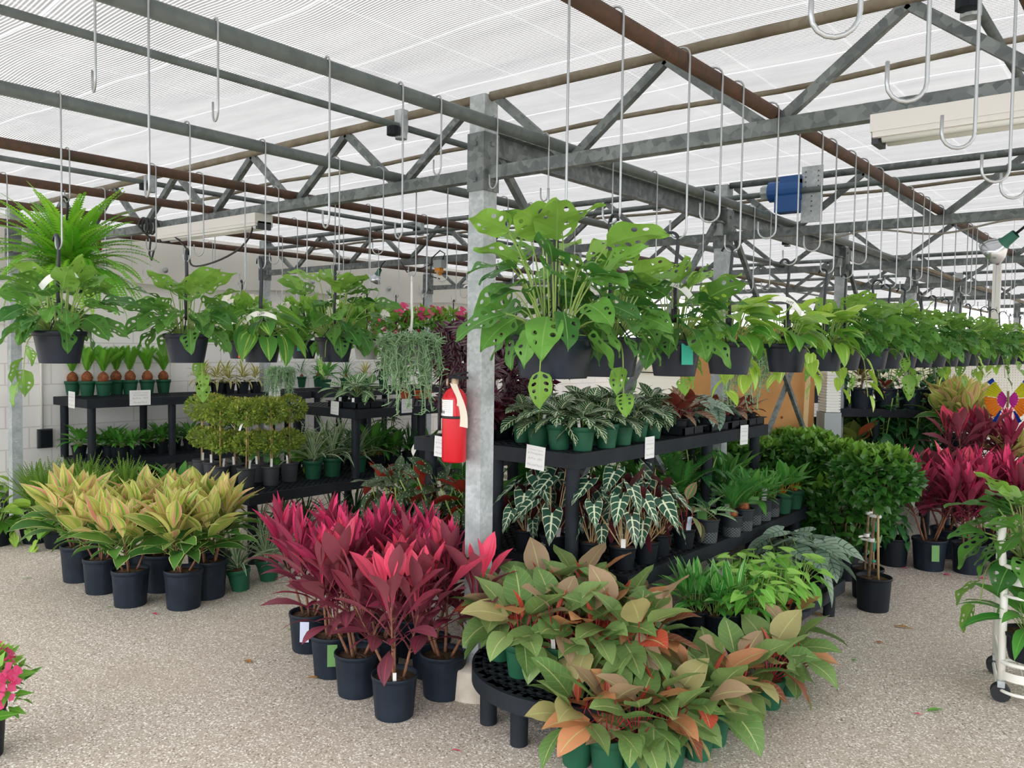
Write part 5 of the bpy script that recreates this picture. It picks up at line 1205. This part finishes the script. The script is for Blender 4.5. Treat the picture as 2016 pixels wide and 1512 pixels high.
# ------------------------------------------------------------------ fire extinguisher on the post
P = np.array([POSTX - .06, TY[0] - .045 - .064, 1.081])
o = empty('fire_extinguisher', tuple(P), 0, label='red fire extinguisher hung on the nearest steel post', cat='fire extinguisher')
m = MB(); m.lathe([(0, 0), (.05, 0), (.056, .008), (.056, .285), (.052, .305), (.036, .328), (.018, .338), (.016, .352), (0, .352)], 32); ob('cylinder', m.mesh('ext_cyl', MAT['red_paint']), o)
m = MB(); m.lathe([(.0565, .2), (.0575, .2), (.0575, .212), (.0565, .212)], 32); ob('strap', m.mesh('ext_strap', MAT['cable']), o)
def curved(w0, w1, z0, z1, r, mt, nm, par):
    m = MB(); n = 10; V = []; F = []
    for i in range(n + 1):
        a = w0 + (w1 - w0) * i / n; V += [(r * math.cos(a), r * math.sin(a), z0), (r * math.cos(a), r * math.sin(a), z1)]
    for i in range(n): F.append([i * 2, i * 2 + 2, i * 2 + 3, i * 2 + 1])
    m.add(V, np.array(F)); return ob(nm, m.mesh(nm, MAT[mt]), par)
lb = curved(-2.55, -.95, .212, .285, .0572, 'card', 'instruction_label', o)
for i in range(3): curved(-2.3, -1.95, .27 - i * .017, .274 - i * .017, .0577, 'ink', 'label_line', lb)
for i in range(6): curved(-1.75, -1.1, .275 - i * .009, .277 - i * .009, .0577, 'ink', 'label_line', lb)
for i in range(4): curved(-2.45 + i * .2, -2.32 + i * .2, .222, .235, .0577, 'dark_ink', 'pictogram', lb)
m = MB(); m.lathe([(.016, .35), (.018, .355), (.018, .375), (.01, .38)], 14); m.tube([(-.025, -.015, .362), (-.032, -.02, .362)], .017, 12); ob('valve', m.mesh('ext_valve', MAT['brass']), o)
m = MB(); m.box((.025, 0, .385), (.1, .018, .012)); m.box((.03, 0, .402), (.09, .016, .008), tilt=Matrix.Rotation(-.15, 4, 'Y')); ob('handle', m.mesh('ext_handle', MAT['black_plastic'], False), o)
m = MB(); m.tube([(-.01, -.01, .37), (-.04, -.02, .368), (-.064, -.025, .34), (-.068, -.028, .28), (-.066, -.03, .18), (-.066, -.03, .14)], .008, 8); ob('hose', m.mesh('ext_hose', MAT['rubber']), o)
for nmv, dx, w, L, yo in (('inspection_tag', .034, .035, .1, -.06), ('inspection_tag', .062, .045, .19, -.066)):
    m = MB(); n = 8; V = []
    for i in range(n + 1):
        t = i / n; q = .02 * math.sin(t * 2.5); V += [(dx + t * .03 - w * .25 + q, yo - .004 * math.sin(6 * t), .362 - L * t), (dx + t * .034 + w * (.35 + .45 * t) + q, yo - .004 * math.sin(6 * t + 1), .358 - L * t)]
    m.add(V, [[i * 2, i * 2 + 1, i * 2 + 3, i * 2 + 2] for i in range(n)]); ob(nmv, m.mesh(nmv, MAT['tan_tag']), o)

# ------------------------------------------------------------------ hand-written price cards
def card(px, py, w, h, lab, plane, rz, tilt=0., lines=('6" Assorted Tropicals', '& Houseplants', '$6.99 ea   3/$15', 'Mix and Match')):
    P = plane(px, py); o = empty('price_card', tuple(P), rz, label=lab, cat='price card'); o.rotation_euler = (0, tilt, rz)
    m = MB(); m.box((0, 0, 0), (w, .003, h)); ob('card', m.mesh('card', MAT['card'], False), o)
    for i, l in enumerate(lines): ob('handwriting', text(l, min(w / (.55 * len(l)), .022 if i != 2 else .03)), o, (0, -.0022, h * (.3, .14, -.08, -.36)[i]), rot=(PI / 2, 0, 0))
E_ = PI / 2; 
card(870, 880, .115, .115, 'square white price card on bench edge left of the extinguisher', lambda a, b: aty(a, b, 3.335), 0, .05)
card(1054, 901, .118, .12, 'square white price card right of the nearest post', lambda a, b: aty(a, b, 3.335), 0, .07)
card(1279, 881, .1, .12, 'white price card on the upper bench edge below zebra plants', lambda a, b: atx(a, b, -2.295), E_, 0)
card(1465, 856, .12, .13, 'white price card near the right end of upper bench', lambda a, b: atx(a, b, -2.295), E_, .02)
card(659, 803, .1, .11, 'white price card under the white-veined plant tray', lambda a, b: aty(a, b, 4.395), 0, .06)
card(801, 799, .12, .12, 'white price card below the small terracotta pots', lambda a, b: atx(a, b, -5.195), E_, 0)
card(276, 783, .2, .14, 'wide white price card below the sago palms', lambda a, b: atx(a, b, -7.595), E_, 0)
card(141, 787, .13, .15, 'small white card at the corner of the sago bench', lambda a, b: aty(a, b, 3.355), 0, .03)
card(541, 773, .14, .13, 'white price card beside the yellow-striped dracaenas', lambda a, b: atx(a, b, -7.595), E_, 0)
card(1608, 807, .17, .125, 'printed white price card on the right rear shelf', lambda a, b: CAM + ray(a, b) * ((rb(0, -.006)[0] * -math.sin(RB) + rb(0, -.006)[1] * math.cos(RB)) / (ray(a, b)[0] * -math.sin(RB) + ray(a, b)[1] * math.cos(RB))), RB, 0)
card(1852, 810, .05, .12, 'narrow white card at the right end of the rear shelf', lambda a, b: CAM + ray(a, b) * ((rb(0, -.006)[0] * -math.sin(RB) + rb(0, -.006)[1] * math.cos(RB)) / (ray(a, b)[0] * -math.sin(RB) + ray(a, b)[1] * math.cos(RB))), RB, 0, ('12', '99'))

# ------------------------------------------------------------------ plywood, strip, crates, pegboard, butterfly
P = at(1490, 880, .86); d = np.array([.77, .64, 0])
o = empty('plywood_sheet', (-2.95, 6.85, .82), RB, label='upright plywood sheet behind the trailing pothos', cat='plywood')
m = MB(); m.box((0, 0, .5), (1.15, .018, 1.0)); ob('sheet', m.mesh('sheet', MAT['plywood'], False), o)
m = MB()
for x, z in ((.3, .22), (-.1, .4), (.44, .07), (.15, .75)): m.lathe([(0, 0), (.012, 0)], 10, c=(x, z, 0.0102))
ko = ob('wood_knot', m.mesh('knot', MAT['knot'], False), o, rot=(PI / 2, 0, 0))
m = MB(); m.box((-.5, 0, -.27), (.06, .05, .55)); m.box((.5, 0, -.27), (.06, .05, .55)); ob('stand_leg', m.mesh('stand', MAT['pine_strip'], False), o)
m = MB(); m.box((0, 0, -.02), (1.2, .04, .04)); ob('slotted_rail', m.mesh('rail', MAT['galvanised'], False), o)
m = MB(); Q = np.array([-2.95 + .5 * math.cos(RB) + .03, 6.85 + .5 * math.sin(RB) - .08, .78]); m.beam(tuple(Q), tuple(Q + [.03, .0, 1.1]), .035, .02); setp(ob('pine_batten', m.mesh('batten', MAT['pine_strip'], False)), 'pale pine batten standing against the plywood edge', 'batten')
o = empty('foam_tray_stack', (float(Q[0]) + .16, float(Q[1]) + .12, 1.1), RB, label='stack of white foam trays right of the plywood', cat='trays'); m = MB()
for i in range(14): m.box((0, 0, .014 + i * .024), (.12, .2, .018)); m.box((.0, 0, .024 + i * .024), (.1, .18, .012))
ob('trays', m.mesh('trays', MAT['foam_white'], False), o)
m = MB(); m.box((0, 0, .5), (.14, .2, 1.0)); setp(ob('grey_cabinet', m.mesh('cab', MAT['box_grey'], False), None, (float(Q[0]) + .16, float(Q[1]) + .12, .1), RB), 'narrow grey utility box below the foam trays', 'box')
o = empty('pegboard_panel', (-.95, 9.5, .2), RB - .1, label='cream pegboard panel behind the right cordylines', cat='pegboard')
m = MB(); m.box((.3, 0, .67), (2.6, .02, 1.33)); ob('board', m.mesh('peg', MAT['pegboard'], False), o)
for x in (-.95, 1.5):
    m = MB(); m.box((x, .03, .55), (.05, .04, 1.5)); ob('upright', m.mesh('upright', MAT['white_paint'], False), o)
P = aty(1984, 786, 7.35)
o = empty('butterfly_wind_spinner', tuple(P), RB - .15, label='rainbow fabric butterfly hanging before the pegboard', cat='butterfly decoration', s=.68)
m = MB(); m.tube([(0, 0, -.09), (0, -.01, -.04), (0, -.01, .04), (0, 0, .09)], .013, 8); ob('body', m.mesh('bfbody', MAT['bug_brown']), o)
for s in (-1, 1):
    for nm_, mt, r0_, r1_, a0, a1 in (('wing_inner', 'magenta_film', .012, .11, -1.15, .95), ('upper_wing', 'yellow_film', .112, .24, .15, .95), ('lower_wing', 'orange_film', .112, .24, -1.0, .1), ('wing_tail', 'blue_film', .15, .29, -1.15, -1.02), ('wing_tip', 'blue_film', .245, .29, .7, .95)):
        m = MB(); n = 14; V = []
        for i in range(n + 1):
            a = a0 + (a1 - a0) * i / n; w = .012 * (1 if i % 2 else -1)
            V += [(s * r0_ * math.cos(a), w * .3, r0_ * math.sin(a)), (s * r1_ * math.cos(a), w, r1_ * math.sin(a)), (s * r0_ * math.cos(a), w * .3 + .004, r0_ * math.sin(a)), (s * r1_ * math.cos(a), w + .004, r1_ * math.sin(a))]
        F = []
        for i in range(n): F += [[i * 4, i * 4 + 1, i * 4 + 5, i * 4 + 4], [i * 4 + 2, i * 4 + 6, i * 4 + 7, i * 4 + 3]]
        m.add(V, np.array(F)); ob(nm_, m.mesh(nm_, MAT[mt], False), o)
m = MB(); m.tube([(0, 0, .09), (-.02, 0, .3), (0, 0, (2.72 - P[2]) / .68)], .003, 4); ob('string', m.mesh('bfstring', MAT['white_tag']), o)

# ------------------------------------------------------------------ white cart at the right edge
o = empty('plant_cart', (-.62, 4.33, 0), math.radians(12), label='white tubular cart with baskets at the right edge', cat='cart')
def rrect(w, l, z, r=.09, n=6):
    pts = []
    for cx_, cy_, a0 in ((w - r, r, -PI / 2), (w - r, l - r, 0), (r, l - r, PI / 2), (r, r, PI)):
        for k in range(n + 1): a = a0 + PI / 2 * k / n; pts.append((cx_ + r * math.cos(a), cy_ + r * math.sin(a), z))
    return pts + [pts[0]]
for z0, nm_ in ((.055, 'lower_basket'), (.5, 'upper_basket')):
    m = MB(); m.tube(rrect(.9, .5, z0), .008, 8); m.tube(rrect(.9, .5, z0 + .135), .01, 8)
    pts = rrect(.9, .5, z0 + .075); V = []; 
    for x, y, z in pts: V += [(x, y, z - .02), (x, y, z + .02)]
    m.add(V, [[i * 2, i * 2 + 2, i * 2 + 3, i * 2 + 1] for i in range(len(pts) - 1)])
    for i in range(1, 8): m.tube([(.9 * i / 8, .01, z0), (.9 * i / 8, .49, z0)], .005, 6)
    ob(nm_, m.mesh(nm_, MAT['white_paint']), o)
m = MB(); m.tube([(.01, .06, .1), (.01, .06, .55), (-.01, .06, .74), (-.005, .09, .79), (0, .16, .8), (0, .34, .8), (0, .42, .78), (.01, .44, .7), (.01, .44, .1)], .017, 10); ob('end_frame', m.mesh('cart_frame', MAT['white_paint']), o)
for y in (.06, .44):
    m = MB(); m.tube([(.89, y, .1), (.89, y, .75)], .017, 8); ob('upright', m.mesh('cart_upright', MAT['white_paint']), o)
for x in (.01, .89):
    for y in (.06, .44):
        m = MB(); m.tube([(x - .0, y - .02, .042), (x, y + .02, .042)], .042, 16); c_ = ob('caster', m.mesh('caster', MAT['rubber'], False), o)
        m = MB(); m.box((x, y, .085), (.03, .055, .03)); ob('caster_fork', m.mesh('fork', MAT['galvanised'], False), c_)
def cartp(u, v, z): a = math.radians(12); return np.array([-.62 + u * math.cos(a) - v * math.sin(a), 4.33 + u * math.sin(a) + v * math.cos(a), z])
for i, (P, k, lab, ls_) in enumerate(((cartp(.12, .1, .2), 'lily', 'leafy dark green plant nearest on the lower cart basket', 1.15), (cartp(.5, .2, .2), 'syngonium', 'bright mixed plant farther along the lower cart basket', 1.), (cartp(.13, .2, .52), 'monstera', 'holed-leaf monstera overflowing the upper cart basket', 1.6), (cartp(.5, .25, .52), 'monstera', 'second monstera farther along the upper cart basket', 1.3))):
    o = plant('cart_plant', k, 'squat', P, 1.1, ls=ls_); setp(o, lab, 'potted plant')
# pink mandevilla at the lower left corner
o = plant('mandevilla', 'mandevilla', 'floor_black', base(-45, 1512, 0, .1), 1.0, ls=.95); setp(o, 'pink-flowered mandevilla at the lower left corner', 'mandevilla')
fd = sum((np.mean([v.co for v in c.data.vertices], 0) for c in o.children if c.name.startswith('flower')), np.zeros(3)); td = RT * .85 - FW * .5
o.rotation_euler[2] = math.atan2(td[1], td[0]) - math.atan2(fd[1], fd[0])

# ------------------------------------------------------------------ fallen leaves and petals
FL = [(305, 1210, 'cordyline_leaf', .05, .02, 'dark red leaf fallen in front of the left cordylines'), (1780, 1237, 'dead_leaf', .11, .03, 'yellow striped leaf lying on the floor at right'), (1733, 1267, 'dead_leaf', .05, .025, 'small brown leaf on the floor at right'), (1842, 1400, 'lily_leaf', .09, .025, 'long green leaf on the floor at lower right'),
      (1682, 1302, 'lily_leaf', .035, .02, 'small green leaf scrap on the floor at right'), (1808, 1408, 'cordyline_leaf', .03, .015, 'tiny reddish leaf scrap beside the long green leaf'), (488, 1304, 'dead_leaf', .045, .035, 'pale orange leaf on the open floor left of centre'), (55, 1140, 'lily_leaf', .06, .015, 'green leaf scrap on the floor at left'), (20, 1125, 'dead_leaf', .04, .012, 'dark leaf scrap at the left edge of floor'),
      (575, 1242, 'lily_leaf', .06, .025, 'green leaf beside the front cordyline pots'), (618, 1336, 'dead_leaf', .07, .02, 'tan leaf on the floor by the cordyline pots'), (218, 1197, 'lily_leaf', .05, .012, 'narrow green leaf beside the left cordyline pots'), (1865, 1133, 'pink_petal', .05, .04, 'pink fallen flower by the right cordyline pots'), (1937, 1140, 'pink_petal', .05, .04, 'pink fallen flower nearest the cart'), (1782, 1120, 'pink_petal', .04, .03, 'coral petal on the floor by the coffee pots'),
      (1600, 1210, 'dead_leaf', .12, .05, 'large tan leaf under the low bench end'), (430, 1163, 'white_petal', .025, .02, 'white scrap beside the bromeliad pot'), (900, 1480, 'cordyline_leaf', .05, .01, 'dark red leaf crumbs at the bottom edge'), (1672, 1142, 'gold_leaf', .04, .02, 'yellow leaf behind the low bench corner')]
rs = random.Random(4)
for px, py, mt, L, W, lab in FL:
    P = at(px, py, 0); m = MB(); m.blade((-L / 2, 0, .004), 0, .12, L, W, OVATE, n=6, m=4, bend=.3, fold=.3, wave=.05, rnd=rs.random(), age=.9)
    o = ob('fallen_petal' if 'petal' in mt else 'fallen_leaf', m.mesh('fallen', MAT[mt]), None, (P[0], P[1], .001), rs.uniform(-.6, .6) + .6); setp(o, lab, 'petal' if 'petal' in mt else 'leaf')
finish_series()

# ------------------------------------------------------------------ camera, sky, colour
cam = bpy.data.cameras.new('camera'); co = bpy.data.objects.new('camera', cam); COL.objects.link(co)
cam.sensor_fit = 'HORIZONTAL'; cam.sensor_width = 36; cam.lens = 36 * FPX / 2016; cam.clip_end = 400; cam.clip_start = .05
M4 = Matrix.Identity(4)
for i in range(3):
    for j in range(3): M4[i][j] = RW[i][j]
M4[0][3], M4[1][3], M4[2][3] = CAM
co.matrix_world = M4; SC.camera = co
w = bpy.data.worlds.new('sky'); SC.world = w; w.use_nodes = True; nt = w.node_tree; nt.nodes.clear()
bg = nt.nodes.new('ShaderNodeBackground'); out = nt.nodes.new('ShaderNodeOutputWorld'); tc = nt.nodes.new('ShaderNodeTexCoord'); sp = nt.nodes.new('ShaderNodeSeparateXYZ'); rp = nt.nodes.new('ShaderNodeValToRGB')
nt.links.new(tc.outputs['Generated'], sp.inputs[0]); nt.links.new(sp.outputs[2], rp.inputs[0]); nt.links.new(rp.outputs[0], bg.inputs[0]); nt.links.new(bg.outputs[0], out.inputs[0])
rp.color_ramp.elements[0].color = (.86, .88, .93, 1); rp.color_ramp.elements[1].color = (1., .985, .96, 1); bg.inputs[1].default_value = SKY
SC.view_settings.view_transform = 'Standard'; SC.view_settings.look = 'None'; SC.view_settings.exposure = EXPO; SC.view_settings.gamma = 1; SC.view_settings.use_curve_mapping = False
SC.cycles.max_bounces = 8; SC.cycles.diffuse_bounces = 4; SC.cycles.transparent_max_bounces = 12; SC.cycles.transmission_bounces = 6; SC.cycles.caustics_reflective = False; SC.cycles.caustics_refractive = False
SC.cycles.use_denoising = True
